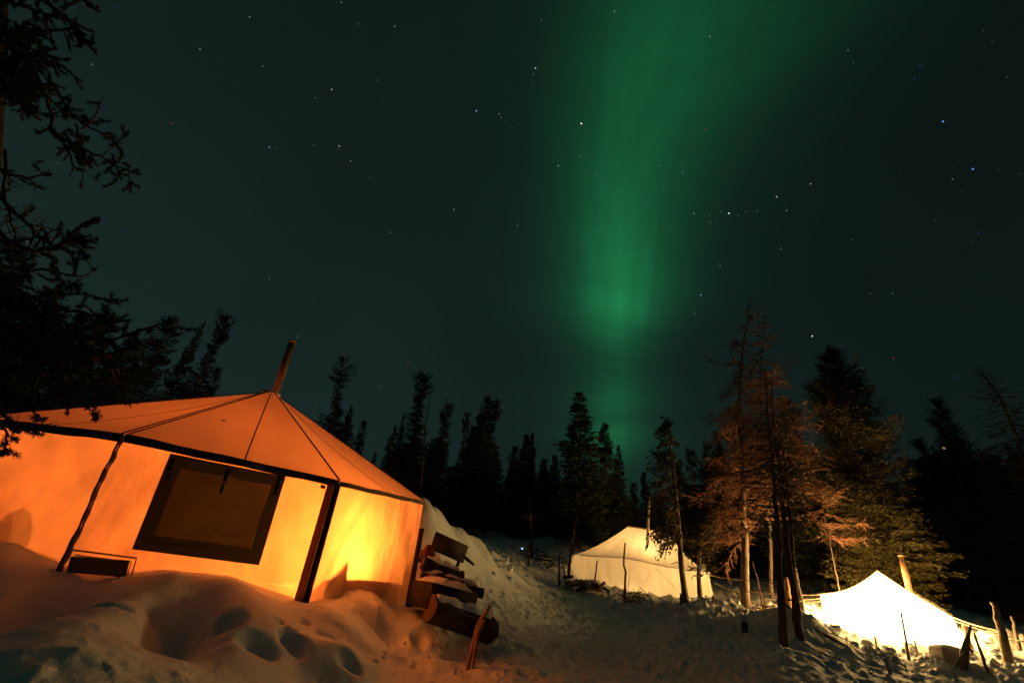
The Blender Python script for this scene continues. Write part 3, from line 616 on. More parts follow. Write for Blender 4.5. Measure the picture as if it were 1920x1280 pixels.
def short_tree():
    pts = pxpath([(1313, 1136, 17.4), (1310, 1080, 17.4), (1311, 1040, 17.4), (1312, 985, 17.4)])
    root = thing('stunted_spruce', 'stunted spruce with a sparse tufted head at the right side of the cream tent', 'tree', pts[0]); tb = MB(); tb.tube([pts[0] - Vector((0, 0, .3))] + pts[1:], [.10, .08, .07, .03], 8)
    rs = np.random.default_rng(62); POS = []; DIR = []
    for b in range(46):
        u = .62 + .38 * rs.random(); x = u * 3; i = min(int(x), 2); p = np.array(pts[i].lerp(pts[i + 1], x - i)); a = rs.random() * 6.28; L = .25 + .45 * rs.random(); o = np.array([math.cos(a), math.sin(a), .1])
        q = [p, p + o * L * .5, p + o * L + np.array([0, 0, -.15])]; tb.tube(q, [.014, .01, .004], 3, False)
        for _ in range(20): s = rs.random(); POS.append(p + o * L * s + rs.normal(size=3) * .06); DIR.append(o + rs.normal(size=3) * .6)
    for (ex, ey) in ((1330, 1058), (1326, 1070), (1340, 1065), (1295, 1065)):
        b0 = np.array(pts[1]) + np.array([0, 0, .25]); e = np.array(at(ex, ey, 17.0)); tb.tube([b0, (b0 + e) / 2 + np.array([0, 0, .05]), e], [.02, .014, .005], 4, False)
        for _ in range(26): s = .3 + .7 * rs.random(); POS.append(b0 * (1 - s) + e * s + rs.normal(size=3) * .06); DIR.append(e - b0 + rs.normal(size=3) * .5)
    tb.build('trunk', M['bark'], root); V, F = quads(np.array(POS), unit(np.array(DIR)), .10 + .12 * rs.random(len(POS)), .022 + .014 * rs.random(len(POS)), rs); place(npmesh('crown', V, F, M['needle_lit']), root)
short_tree()

# ---- the near spruce whose branches frame the left side
def near_spruce():
    rs = np.random.default_rng(91); base = at(-90, 900, 3.6); g = g1(base.x, base.y); root = thing('near_spruce', 'big near spruce with half bare dark branches framing the left edge', 'tree', (base.x, base.y, g))
    tb = MB(); top = at(20, -300, 3.9); tr = [Vector((base.x, base.y, g - .2)), at(-60, 600, 3.65), at(-20, 250, 3.75), top]; tb.tube(tr, [.16, .13, .11, .05], 10); tb.build('trunk', M['darkbark'], root)
    br = MB(); POS = []; DIR = []; WID = []
    def needles(path, dens, ln=.028):
        path = [np.array(p) for p in path]; seg = [np.linalg.norm(path[i + 1] - path[i]) for i in range(len(path) - 1)]
        for i, s in enumerate(seg):
            m = int(dens * s); u = rs.random(m)[:, None]; p = path[i] * (1 - u) + path[i + 1] * u; d = unit((path[i + 1] - path[i])[None] * .8 / (s + 1e-6) + rs.normal(size=(m, 3)) * .75)
            POS.append(p); DIR.append(d); WID.append(np.full(m, ln))
    def limb(pts, r, twigs, tl, live=.5, sag=-.15):
        P = [Vector(at(*p)) for p in pts]; Q = []
        for i in range(len(P) - 1):
            for s in range(4): Q.append(P[i].lerp(P[i + 1], s / 4) + Vector(rs.normal(size=3) * .012))
        Q.append(P[-1]); n = len(Q); br.tube(Q, [r * (1 - .75 * i / n) for i in range(n)], 6)
        if live > .6: needles(Q[n // 2:], 700 * live)
        for k_ in range(twigs):
            u = .18 + .82 * rs.random(); x = u * (n - 1); i = min(int(x), n - 2); b = Q[i].lerp(Q[i + 1], x - i); dd = (Q[i + 1] - Q[i]).normalized()
            d = (dd * .7 + Vector(rs.normal(size=3)) * .7 + Vector((0, 0, sag))).normalized(); L = tl * rs.uniform(.4, 1.2); path = [b]; 
            for s in range(4): d = (d + Vector(rs.normal(size=3)) * .25 + Vector((0, 0, .06))).normalized(); path.append(path[-1] + d * L / 4)
            br.tube(path, [r * .38, r * .32, r * .26, r * .2, r * .12], 4, False)
            if rs.random() < live: needles(path[1:], 1100)
            for _ in range(rs.integers(1, 4)):
                j = rs.integers(1, 4); d2 = (d + Vector(rs.normal(size=3)) * .8).normalized(); l2 = L * rs.uniform(.25, .5); p2 = [path[j], path[j] + d2 * l2 * .5, path[j] + (d2 + Vector((0, 0, .1))) * l2]
                br.tube(p2, [r * .22, r * .17, r * .1], 3, False)
                if rs.random() < live: needles(p2, 1100)
    # big dense mass at the top corner
    for k_ in range(30):
        y0 = rs.uniform(-140, 200); limb([(-40, y0 - 40, 3.7), (10 + rs.uniform(-10, 20), y0, 3.5), (rs.uniform(50, 130) * (1 if y0 < 80 else .75), y0 + rs.uniform(-20, 50), rs.uniform(3.1, 3.7))], .022, 15, .26, .95)
    limb([(-40, -60, 3.7), (60, -20, 3.4), (120, 30, 3.2), (155, 82, 3.1)], .022, 16, .22, .9)
    limb([(60, -60, 3.4), (110, -20, 3.3), (165, 5, 3.2)], .018, 12, .2, .9)
    # drooping branch to the tip at right
    limb([(-20, 60, 3.6), (60, 130, 3.4), (88, 190, 3.3), (98, 245, 3.25), (130, 285, 3.2)], .026, 16, .26, .35)
    limb([(92, 150, 3.3), (125, 200, 3.25), (165, 240, 3.2), (205, 252, 3.15), (228, 262, 3.1)], .016, 20, .2, .6)
    limb([(98, 245, 3.25), (140, 275, 3.2), (190, 292, 3.15), (242, 330, 3.1)], .016, 22, .2, .6)
    limb([(140, 230, 3.2), (160, 280, 3.2), (155, 340, 3.2)], .012, 14, .17, .6)
    limb([(150, 240, 3.2), (180, 215, 3.1), (192, 182, 3.1)], .010, 6, .1, .4)
    # middle and lower branches
    limb([(-30, 300, 3.6), (20, 330, 3.5), (92, 326, 3.4)], .02, 10, .22, .3)
    limb([(-20, 420, 3.6), (50, 470, 3.4), (110, 462, 3.3), (180, 410, 3.2)], .024, 14, .2, .75)
    limb([(-20, 440, 3.6), (60, 475, 3.4), (130, 455, 3.3), (176, 464, 3.2)], .022, 12, .2, .65)
    limb([(-20, 500, 3.5), (60, 505, 3.4), (148, 518, 3.3)], .02, 14, .2, .5)
    limb([(-20, 350, 3.5), (30, 400, 3.4), (65, 440, 3.3), (90, 450, 3.3)], .022, 14, .26, .15)
    limb([(10, 280, 3.5), (10, 380, 3.45), (30, 460, 3.4)], .016, 16, .26, .15)
    limb([(-10, 520, 3.5), (60, 560, 3.4), (150, 585, 3.3), (215, 600, 3.2)], .024, 20, .26, .55)
    limb([(-10, 560, 3.5), (100, 620, 3.4), (200, 640, 3.3), (310, 605, 3.2)], .022, 24, .24, .6)
    limb([(-10, 590, 3.5), (80, 640, 3.4), (170, 670, 3.3), (270, 645, 3.2)], .022, 22, .24, .6)
    limb([(-10, 620, 3.5), (50, 665, 3.4), (140, 695, 3.3), (230, 690, 3.3)], .02, 16, .2, .6)
    limb([(-10, 650, 3.4), (60, 700, 3.3), (70, 760, 3.2), (78, 795, 3.1)], .012, 8, .16, .6)
    limb([(140, 690, 3.3), (168, 740, 3.2), (180, 788, 3.1)], .010, 7, .11, .9)
    limb([(-20, 700, 3.3), (0, 770, 3.1), (20, 800, 3.0), (78, 815, 2.9)], .012, 7, .12, .95)
    limb([(5, 780, 3.0), (8, 815, 2.9), (10, 845, 2.9)], .010, 4, .09, .95)
    limb([(230, 700, 3.3), (244, 740, 3.2), (247, 766, 3.2)], .006, 3, .07, .5)
    for k_ in range(7): y0 = 540 + k_ * 22; limb([(-30, y0, 3.6), (40, y0 + 15, 3.5), (120 + rs.uniform(-40, 70), y0 + rs.uniform(0, 40), 3.4)], .018, 16, .26, .75)
    br.build('branches', M['darkbark'], root)
    P = np.concatenate(POS); V, F = quads(P, np.concatenate(DIR), np.concatenate(WID) * (.7 + .6 * rs.random(len(P))), np.full(len(P), .0026), rs)
    place(npmesh('needles', V, F, M['needle']), root)
near_spruce()

# ------------------------------------------------------------------ orange canvas tent
EAVE = [Vector(p) for p in ((-6.0, 5.2, 2.12), (-3.94, 4.84, 2.0), (-2.1, 6.25, 1.95), (-1.24, 8.11, 2.04), (-1.9, 10.0, 2.1), (-3.8, 11.0, 2.15), (-5.9, 10.3, 2.2), (-7.0, 7.8, 2.2))]
APEX = at(508, 738, 7.6); CEN = Vector((APEX.x, APEX.y, 0))
def orange_tent():
    root = thing('canvas_tent', 'big glowing orange tent of many canvas sides in the snow bank', 'tent', (APEX.x, APEX.y, g1(APEX.x, APEX.y)))
    rs = random.Random(2); N = 8; floorz = .15
    for i in range(N):
        a, b = EAVE[i], EAVE[(i + 1) % N]; d = (b - a); nrm = Vector((d.y, -d.x, 0)).normalized()
        if nrm.dot((a + b) / 2 - CEN) < 0: nrm = -nrm
        sd = i * 3.1
        def wall(u, v, a=a, b=b, nrm=nrm, sd=sd):
            top = a.lerp(b, u); p = Vector((top.x, top.y, floorz + (top.z - floorz) * v)); e = math.sin(math.pi * u)
            s = (.020 * math.sin(u * 9 + v * 2 + sd) * (1 - v) + .012 * math.sin(u * 23 + v * 5 + sd) * (1 - v) ** 2 - .05 * e * math.sin(math.pi * v)
                 + .022 * math.sin((u - v * .45) * 34 + sd) * math.exp(-((u - .12 - .2 * v) / .14) ** 2) + .016 * math.sin((u + v * .5) * 26 + sd) * math.exp(-((u - .9) / .12) ** 2) + .006 * math.sin(v * 17 + u * 6 + sd)) * min(1, e * 6)
            return p + nrm * s
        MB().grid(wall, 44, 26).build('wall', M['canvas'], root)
    # roof: one sheet of eight sagging facets
    rb = MB(); ringr = .16
    for i in range(N):
        a, b = EAVE[i], EAVE[(i + 1) % N]; n_ = (b - a).cross(APEX - a).normalized()
        if n_.z < 0: n_ = -n_
        def rf(u, v, a=a, b=b, n_=n_, i=i):
            e = a.lerp(b, u) + Vector((0, 0, .012)); dirv = (Vector((e.x, e.y, 0)) - CEN).normalized(); t = APEX + dirv * ringr + Vector((0, 0, -.05))
            p = e.lerp(t, v); s = math.sin(math.pi * u)
            return p - n_ * (.07 * s * math.sin(math.pi * v) ** .8) + n_ * (.010 * math.sin(u * 31 + i) * (1 - v) * s)
        rb.grid(rf, 22, 18)
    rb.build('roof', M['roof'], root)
    # seams along every hip and down the middle of the panels
    for i in range(N):
        a = EAVE[i]; dirv = (Vector((a.x, a.y, 0)) - CEN).normalized(); t = APEX + dirv * ringr + Vector((0, 0, -.05)); up = Vector((0, 0, 1))
        if i == 1:
            sidev = (a - t).cross(up).normalized()
            for off in (-.035, .035): MB().strip([a + sidev * off + up * .022, t + sidev * off * .5 + up * .022], .022, up + dirv * .5, .006).build('seam', M['strap'], root)
        else: MB().strip([a + up * .022, t + up * .022], .034, up + dirv * .5, .006).build('seam', M['strap'], root)
    for i, w in ((0, .006), (1, .017), (2, .005)):
        a, b = EAVE[i], EAVE[i + 1]; m = a.lerp(b, .5 if i == 1 else .55); n_ = (b - a).cross(APEX - a).normalized(); n_ = n_ if n_.z > 0 else -n_
        dirv = (Vector((m.x, m.y, 0)) - CEN).normalized(); t = APEX + dirv * ringr + Vector((0, 0, -.05)); u0 = .5 if i == 1 else .55
        pp = [m.lerp(t, k / 12) + Vector((0, 0, .012)) - n_ * (.07 * math.sin(math.pi * u0) * math.sin(math.pi * k / 12) ** .8 - .008) for k in range(13)]
        MB().strip(pp, w, n_, .004).build('seam', M['strap'], root)
    # eave valance
    for i in range(N):
        a, b = EAVE[i], EAVE[(i + 1) % N]; d = (b - a).normalized(); nrm = Vector((d.y, -d.x, 0)).normalized()
        if nrm.dot((a + b) / 2 - CEN) < 0: nrm = -nrm
        near = i in (0, 1); h = .085 if near else .06  # left bands get darker webbing, their shade put into the colour
        pts = [a.lerp(b, k / 10) + nrm * .022 + Vector((0, 0, -.025 + .004 * math.sin(k * 1.7))) for k in range(11)]
        MB().strip(pts, [h * (1 + .06 * math.sin(k * 2.1)) for k in range(11)], nrm, .006).build('eave_band', M['strap'] if near else M['band'], root)
    B0, B1 = EAVE[1], EAVE[2]; bn = Vector(((B1 - B0).y, -(B1 - B0).x, 0)).normalized(); bn = bn if bn.dot(B0 - CEN) > 0 else -bn
    def onB(px, py, o=.02): d = ray(px, py); t = (B0 + bn * o - EYE).dot(bn) / d.dot(bn); return EYE + d * t
    C0, C1 = EAVE[2], EAVE[3]; cn = Vector(((C1 - C0).y, -(C1 - C0).x, 0)).normalized(); cn = cn if cn.dot(C0 - CEN) > 0 else -cn
    A0, A1 = EAVE[0], EAVE[1]; an = Vector(((A1 - A0).y, -(A1 - A0).x, 0)).normalized(); an = an if an.dot(A0 - CEN) > 0 else -an
    # rolled corner flap between the two left walls, its edge wavy
    zp = []; 
    for k in range(26):
        s = k / 25; p = EAVE[1].lerp(Vector((EAVE[1].x + .03, EAVE[1].y, .62)), s); w = .006 * math.sin(s * 13) + .004 * math.sin(s * 41)
        zp.append(p + (an + bn).normalized() * .03 + (B1 - B0).normalized() * w)
    MB().tube(zp, [.013 + .006 * math.sin(k * 1.9) + .007 * (k > 17) for k in range(26)], 6).build('corner_flap', M['doubled'], root)
    MB().tube([p + (an + bn).normalized() * .016 - (B1 - B0).normalized() * .014 for p in zp], .010, 5).build('zip', M['strap'], root)
    # corner post with doubled canvas beside it
    pt, pb = onB(634, 905, .03), onB(566, 1150, .03)
    ax = (pt - pb).normalized(); sx = ax.cross(bn).normalized()
    MB().box((pt + pb) / 2 + bn * .0, (.075, .045, (pt - pb).length), (sx, bn, ax)).build('corner_post', M['plank'], root)
    q0, q1 = onB(621, 905, .035), onB(551, 1150, .035)
    MB().strip([q0.lerp(q1, k / 8) for k in range(9)], .085, bn, .006).build('doubled_edge', M['doubled'], root)
    # back post of the right wall, standing just outside it
    p3 = EAVE[3]; o3 = cn * .05
    gb = g1(p3.x - .03, p3.y - .05)
    MB().tube([Vector((p3.x + .0, p3.y, 1.62)) + o3, Vector((p3.x - .03, p3.y - .02, gb - .2)) + o3], .042, 8).build('post', M['plank'], root)
    # window flap on the front wall
    W4 = [onB(*p) for p in ((319, 850), (535, 893), (485, 1059), (247, 1029))]
    def quadpt(u, v, o): 
        p = W4[0].lerp(W4[1], u).lerp(W4[3].lerp(W4[2], u), v); return p + bn * o
    def pane(u, v):
        uu, vv = .115 + .77 * u, .14 + .70 * v
        f = math.exp(-((v - .86) / .12) ** 2); e = min(1, min(u, 1 - u, v, 1 - v) * 8)
        return quadpt(uu, vv, .016 + e * (.022 * math.sin(v * 40 + 5 * math.sin(u * 6) + u * 4) * f + .012 * math.sin(u * 7 + v * 4) + .006 * math.sin(u * 21 - v * 9)))
    fl = MB()
    for (u0, u1, v0, v1) in ((0, 1, 0, .14), (0, 1, .84, 1), (0, .115, .14, .84), (.885, 1, .14, .84)):
        fl.grid(lambda u, v: quadpt(u0 + (u1 - u0) * u, v0 + (v1 - v0) * v, .018 + .004 * math.sin((u0 + (u1 - u0) * u) * 14 + (v0 + (v1 - v0) * v) * 9)), 12, 8)
    wf = fl.build('window_flap', M['flapedge'], root); tag(wf, 'dark closed window flap with a wide border')
    pn = MB().grid(pane, 40, 36).build('window_screen', M['flap'], wf); 
    MB().strip([quadpt(u, .905 + .006 * math.sin(u * 9), .028) for u in np.linspace(.02, .98, 12)], .010, bn, .004).build('hem', M['doubled'], wf)
    for (px, py, px2, py2, w) in ((325, 860, 318, 882, .05), (318, 888, 314, 900, .035), (430, 880, 421, 903, .055), (419, 906, 413, 925, .03), (526, 893, 520, 912, .055), (519, 914, 515, 926, .035)):
        a, b = onB(px, py, .036), onB(px2, py2, .036); MB().strip([a, b], w, bn, .008).build('toggle', M['plastic'], wf)
    # low vent near the left corner: dark panel and its two hem lines
    v4 = [onB(*p) for p in ((133, 1042), (243, 1050), (236, 1082), (124, 1072))]
    def vq(u, v, o=.012): return v4[0].lerp(v4[1], u).lerp(v4[3].lerp(v4[2], u), v) + bn * o
    vt = MB().grid(lambda u, v: vq(u, v, .012 + .005 * math.sin(u * 8 + v * 5)), 14, 6).build('vent_flap', M['flapedge'], root)
    for pl, w in (([(134, 1030), (256, 1046), (240, 1100)], .016), ([(140, 1040), (246, 1053), (232, 1100)], .012)):
        MB().strip([onB(x, y, .03) for x, y in pl], w, bn, .004).build('vent_hem', M['doubled'], root)
    a, b = onB(601, 911, .02), onB(610, 913, .02); MB().strip([a, b], .045, bn, .005).build('sewn_tag', M['doubled'], root)
    # vent patch on the roof, read from where it lies on the front facet
    n_ = (B1 - B0).cross(APEX - B0).normalized(); n_ = n_ if n_.z > 0 else -n_
    d = ray(417, 792); t = (B0 - n_ * .05 - EYE).dot(n_) / d.dot(n_); p = EYE + d * t; ex = (B1 - B0).normalized()
    MB().strip([p - ex * .026 + n_ * .03, p + ex * .026 + n_ * .03], .035, n_, .006).build('roof_patch', M['plastic'], root)
    # apex ring and stove pipe
    rg = MB(); rg.tube([APEX + Vector((math.cos(k * .2618) * .15, math.sin(k * .2618) * .15, -.015)) for k in range(25)], .018, 6); rg.build('apex_ring', M['steel'], root)
    for k in range(8): 
        a = EAVE[k]; dv = (Vector((a.x, a.y, 0)) - CEN).normalized(); MB().tube([APEX + dv * .14 + Vector((0, 0, .0)), APEX + dv * .15 + Vector((0, 0, .035))], .016, 6).build('ring_bolt', M['steel'], root)
    cb = at(516, 738, 7.65); ct = at(548, 640, 7.65); axp = (ct - cb).normalized(); cp = MB(); cp.tube([cb - axp * .5, cb, cb.lerp(ct, .3), cb.lerp(ct, .31), cb.lerp(ct, .66), cb.lerp(ct, .67), ct], [.062, .062, .062, .066, .066, .062, .062], 16)
    pipe = cp.build('stove_pipe', M['sooty'], root); MB().tube([ct - axp * .03, ct + axp * .005], .069, 16).build('pipe_rim', M['steel'], pipe)
    return root
orange_tent()
def lamp(name, p, e, col, r=.05):
    l = bpy.data.lights.new(name, 'POINT'); l.energy = e; l.color = col; l.shadow_soft_size = r; o = bpy.data.objects.new(name, l); COL.objects.link(o); o.location = p; return o
WARM = (1.0, .17, .026)
def hot_lantern():
    u = EAVE[2].lerp(EAVE[3], .31); d = EAVE[3] - EAVE[2]; n = Vector((d.y, -d.x, 0)).normalized()
    if n.dot(u - CEN) < 0: n = -n
    lamp('lantern_light', (u.x - n.x * .56, u.y - n.y * .56, 1.10), 215, (1.0, .215, .024), .05)
hot_lantern()
lamp('lantern_light', (-4.4, 7.3, 1.30), 265, WARM, .08)
# gear standing against the right wall inside, seen only as shadows on the canvas
def wallC(u, off): p = EAVE[2].lerp(EAVE[3], u); d = EAVE[3] - EAVE[2]; n = Vector((d.y, -d.x, 0)).normalized(); n = n if n.dot(p - CEN) > 0 else -n; return Vector((p.x, p.y, 0)) - n * off, d.normalized(), n
p, dx_, nn = wallC(.46, .19)
origin(tag(MB().box(p + Vector((0, 0, .60)), (1.5, .2, .50), (Vector((dx_.x, dx_.y, 0)).normalized(), nn, Vector((0, 0, 1))), .94).build('storage_box', M['gear']), 'long low box inside the orange tent, seen as a flat shadow along its right wall', 'box'))
p, _, _ = wallC(.25, .20); origin(tag(MB().tube([p + Vector((0, 0, .80)), p + Vector((0, 0, .86)), p + Vector((.02, .02, .94)), p + Vector((.03, .04, 1.05))], [.16, .15, .08, .01], 10).build('gear_bundle', M['gear']), 'pointed bundle inside the orange tent, a small peaked shadow on the right wall', 'bundle'))
p, _, _ = wallC(.78, .36); origin(tag(MB().tube([p + Vector((0, 0, z)) for z in (.25, .5, .8, 1.05, 1.25, 1.36, 1.41)], [.30, .29, .25, .20, .15, .09, .02], 14).build('backpack', M['gear']), 'tall rounded pack inside the orange tent, a tall shadow at the right wall edge', 'bag'))
def left_bag():
    a, b = EAVE[0], EAVE[1]; n = Vector(((b - a).y, -(b - a).x, 0)).normalized(); n = n if n.dot(a - CEN) > 0 else -n
    d = ray(2, 1010); p = EYE + d * ((a - EYE).dot(n) / d.dot(n)) - n * .42
    m = MB().tube([Vector((p.x, p.y, z)) for z in (.3, .6, .85, p.z + .14, p.z + .26, p.z + .30)], [.27, .27, .26, .22, .12, .02], 14)
    origin(tag(m.build('duffel_bag', M['gear']), 'rounded duffel inside the orange tent, a humped shadow at its far left', 'bag'))
left_bag()

# ------------------------------------------------------------------ cream tent in the middle
def cream_tent():
    cx, cy, a, b = 6.10, 21.1, 2.60, 2.15; root = thing('canvas_tent', 'cream round ended tent with sagging roof behind the crooked spruce', 'tent', (cx, cy, 1.0))
    def ez(x): return 1.98 - .055 * (x - cx)
    def foot(th, k=1.0):                   # rounded box plan
        c, s = math.cos(th), math.sin(th); p = 3.2; r = (abs(c) ** p + abs(s) ** p) ** (-1 / p); x, y = a * k * r * c, b * k * r * s
        w = .10; return Vector((cx + x * math.cos(w) - y * math.sin(w), cy + x * math.sin(w) + y * math.cos(w), 0))
    def wallp(u, v):
        th = u * 2 * math.pi; p = foot(th, 1.0 + .05 * (1 - v) + .022 * math.sin(th * 17 + v) * (1 - v) + .010 * math.sin(th * 41 + v * 3) - .015 * math.sin(math.pi * v) + (.02 * math.sin(th * 6) * (1 - v) ** 2)); z0 = g1(p.x, p.y) - .25 if v == 0 else None
        top = ez(p.x) + .035 * math.sin(th * 6 + 1) ; bot = wall_bot(th); p.z = bot + (top - bot) * v; return p
    cache = {}
    def wall_bot(th):
        k = round(th, 5)
        if k not in cache: p = foot(th, 1.05); cache[k] = g1(p.x, p.y) - .2
        return cache[k]
    MB().grid(wallp, 160, 12).build('wall', M['white_canvas'], root)
    r0 = at(1178, 986, 21.0); r1 = at(1252, 999, 21.4)
    def roofp(u, v):
        th = u * 2 * math.pi; e = foot(th, 1.035); e.z = ez(e.x) - .02 + .035 * math.sin(th * 6 + 1); t = min(1, max(0, (math.cos(th) + .75) / 1.5)); rp = r0.lerp(r1, t)
        p = e.lerp(rp, v); z = e.z + (rp.z - e.z) * (v ** 1.9 * .62 + v * .38)
        fold = .045 * math.sin(th * 13) * math.sin(math.pi * v) + .060 * math.sin(th * 27 + 2) * v * (1 - v) * 2 + .02 * math.sin(th * 47) * v ** 2 * (1 - v) * 4
        return Vector((p.x, p.y, z + fold))
    MB().grid(roofp, 160, 22).build('roof', M['cream_roof'], root)
    MB().tube([foot(2 * math.pi * k / 120, 1.045) * 1 + Vector((0, 0, ez(foot(2 * math.pi * k / 120, 1.04).x) - .02 + .035 * math.sin(2 * math.pi * k / 120 * 6 + 1))) for k in range(121)], .018, 5).build('eave_hem', M['white_canvas'], root)
    MB().tube([r0, r1], .03, 8).build('ridge_pole', M['wood'], root)
    # door fold and seam lines on the front wall
    fr = lambda px, py, o=.0: at(px, py, 18.86 - o)
    for pts in ([(1221, 1070), (1208, 1098), (1192, 1112)], [(1232, 1066), (1258, 1092), (1276, 1114)], [(1180, 1062), (1181, 1080), (1178, 1100)]):
        MB().tube([fr(x, y) for x, y in pts], .012, 5).build('tie_cord', M['rope'], root)
    pb, ptp = at(1214, 1022, 19.6), at(1217, 928, 19.6); pp = MB().tube([pb, pb.lerp(ptp, .5), ptp], [.055, .055, .055], 14).build('stove_pipe', M['steel'], root)
    MB().tube([ptp - Vector((0, 0, .06)), ptp + Vector((0, 0, .01))], .064, 14).build('pipe_rim', M['steel'], pp)
    lamp('lantern_light', (6.2, 20.9, 1.72), 190, (1.0, .58, .2), .08)
cream_tent()

# ------------------------------------------------------------------ bright tent at right
def bright_tent():
    FL, FR = at(1538, 1114, 15.4), at(1786, 1156, 14.2); PK = at(1645, 1071, 15.0); back = Vector((2.55, 3.2, 0)) 
    root = thing('canvas_tent', 'dazzling white wall tent lit from inside, rusty pipe on its right slope', 'tent', ((FL + FR) / 2).to_tuple()[:2] + (g1(11.5, 15),))
    d = (FR - FL); fn = Vector((d.y, -d.x, 0)).normalized(); fn = fn if fn.y < 0 else -fn; up = Vector((0, 0, 1))
    BL, BR, BP = FL + back - up * .1, FR + back + up * .0, PK + back - up * .12
    def edge(P, Q, s, sag): p = P.lerp(Q, s); p.z -= sag * math.sin(math.pi * s); return p
    def top(u): # outline of the gable, sagging rakes
        k = .42
        return edge(FL, PK, u / k, .15) if u < k else edge(PK, FR, (u - k) / (1 - k), .06)
    def front(u, v):
        t = top(u); x = t.x; y = FL.y + (FR.y - FL.y) * u; g = g1(FL.x + d.x * u, y) - .15
        b = Vector((FL.x + d.x * u + (.06 * (2 * u - 1)), y, g)); w = .03 * math.sin(u * 19 + v * 3) * (1 - v) + .012 * math.sin(u * 43) * (1 - v)
        tt = Vector((t.x, t.y, t.z)); return b.lerp(tt, v) + fn * w * math.sin(math.pi * min(1, max(0, u * 1.0)))
    MB().grid(front, 60, 16).build('front_wall', M['white_canvas'], root)
    for nme, E0, E1, sag in (('roof', FL, BL, .16), ('roof', FR, BR, .06)):
        sg = 1 if E0 is FL else -1
        def rp(u, v, E0=E0, E1=E1, sag=sag): a_ = edge(PK, E0, v * 1.05, sag); b_ = edge(BP, E1, v * 1.05, sag); p = a_.lerp(b_, u); p.z += .012 * math.sin(u * 25 + v * 4) * v + .02; return p - back.normalized() * (.06 if u == 0 else 0)
        MB().grid(rp, 24, 16).build('roof', M['dim_roof'], root)
    for E0, E1 in ((FL, BL), (FR, BR)):
        def sw(u, v, E0=E0, E1=E1): t = E0.lerp(E1, u); o = (t - (FL + FR) / 2); o.z = 0; g = g1(t.x, t.y) - .15; p = Vector((t.x, t.y, g + (t.z - g) * v)); return p + (Vector((1, 0, 0)) if E0 is FR else Vector((-1, 0, 0))) * ((1 - v) * (.16 if E0 is FR else .0))
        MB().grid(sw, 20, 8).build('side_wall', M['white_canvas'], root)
    def bk(u, v): t = top(u) + back + up * .08; g = g1(t.x, t.y) - .2; return Vector((t.x, t.y, g + (t.z - g) * v))
    MB().grid(bk, 30, 8).build('back_wall', M['white_canvas'], root)
    for E0, sag in ((FL, .16), (FR, .06)):
        MB().tube([edge(PK, E0, s / 10, sag) + fn * .03 + up * .02 for s in range(11)], .018, 6).build('rake_hem', M['canvas'], root)
    MB().tube([PK - back.normalized() * .2 + up * .03, BP], .028, 8).build('ridge_pole', M['wood'], root)
    pb, ptp = at(1710, 1128, 15.6), at(1690, 1040, 15.6); pp = MB().tube([pb - up * .15, pb, pb.lerp(ptp, .5), pb.lerp(ptp, .51), ptp], [.082, .082, .082, .087, .085], 16).build('stove_pipe', M['rust'], root)
    MB().tube([ptp - (ptp - pb).normalized() * .05, ptp], .093, 16).build('pipe_rim', M['rust'], pp)
    # doubled fly along the right eave
    for o in (0, .06): MB().tube([edge(PK, FR, .45, .06) + fn * .12 + up * (.09 - o), edge(PK, FR, .75, .05) + fn * .1 + up * (.08 - o), FR + fn * .06 + up * (.04 - o)], .014, 5).build('fly_cord', M['rope'], root)
    lamp('lantern_light', (12.1, 16.1, 1.05), 9500, (1.0, .62, .22), .10)
    return FL, FR
FL_, FR_ = bright_tent()

# ------------------------------------------------------------------ sticks, posts, ropes, wood
def stick(name, label, cat, pts, r0, r1, m='bark', seed=0, group=None, n=8, knob=.12, ground_base=True):
    rs = random.Random(seed + int(pts[0][0])); P = pxpath(pts); b = P[0]
    if ground_base: P[0] = Vector((b.x, b.y, min(b.z, g1(b.x, b.y)) - .12))
    Q = []
    for i in range(len(P) - 1):
        k = max(3, 12 // (len(P) - 1))
        for s in range(k): Q.append(P[i].lerp(P[i + 1], s / k))
    Q.append(P[-1]); L = len(Q); rad = [(r0 + (r1 - r0) * i / (L - 1)) * (1 + rs.uniform(-knob, knob)) for i in range(L)]
    Q = [q + Vector((rs.gauss(0, r0 * .12), rs.gauss(0, r0 * .12), 0)) for q in Q]
    return origin(tag(MB().tube(Q, rad, n).build(name, M[m]), label, cat, group))
G1 = 'stakes around the cream tent'
stick('stake', 'straight short stake at the left of the firewood heap', 'stake', [(1048, 1096, 18.3), (1049, 1046, 18.3)], .045, .04, 'darkbark', group=G1)
stick('stake', 'thin slanting stake leaning beside the short one left of the firewood', 'stake', [(1066, 1105, 18.2), (1054, 1051, 18.2)], .03, .022, group=G1)
stick('stake', 'stake rising out of the firewood heap at the left end of the cream tent', 'stake', [(1112, 1092, 18.2), (1120, 1050, 18.2)], .032, .02, 'darkbark', group=G1)
stick('stake', 'tall crooked stake in front of the cream tent wall', 'stake', [(1170, 1126, 17.2), (1173, 1072, 17.2), (1169, 1058, 17.2), (1172, 1017, 17.2)], .042, .028, 'darkbark', group=G1)
stick('stake', 'lone thin stake on the snow right of the blue light', 'stake', [(993, 1077, 19.5), (991, 1020, 19.5)], .035, .025, 'darkbark', group=G1)
stick('stump', 'short dark pointed stump at the foot of the crooked spruce', 'stump', [(1281, 1137, 16.6), (1276, 1112, 16.6)], .10, .03, 'darkbark')
stick('stump', 'small forked stub beside the stunted spruce trunk', 'stump', [(1318, 1134, 16.8), (1325, 1120, 16.8)], .05, .02, 'darkbark')
stick('stump', 'low dark stub at the right corner of the cream tent', 'stump', [(1343, 1140, 16.9), (1338, 1120, 16.9)], .11, .08, 'darkbark')
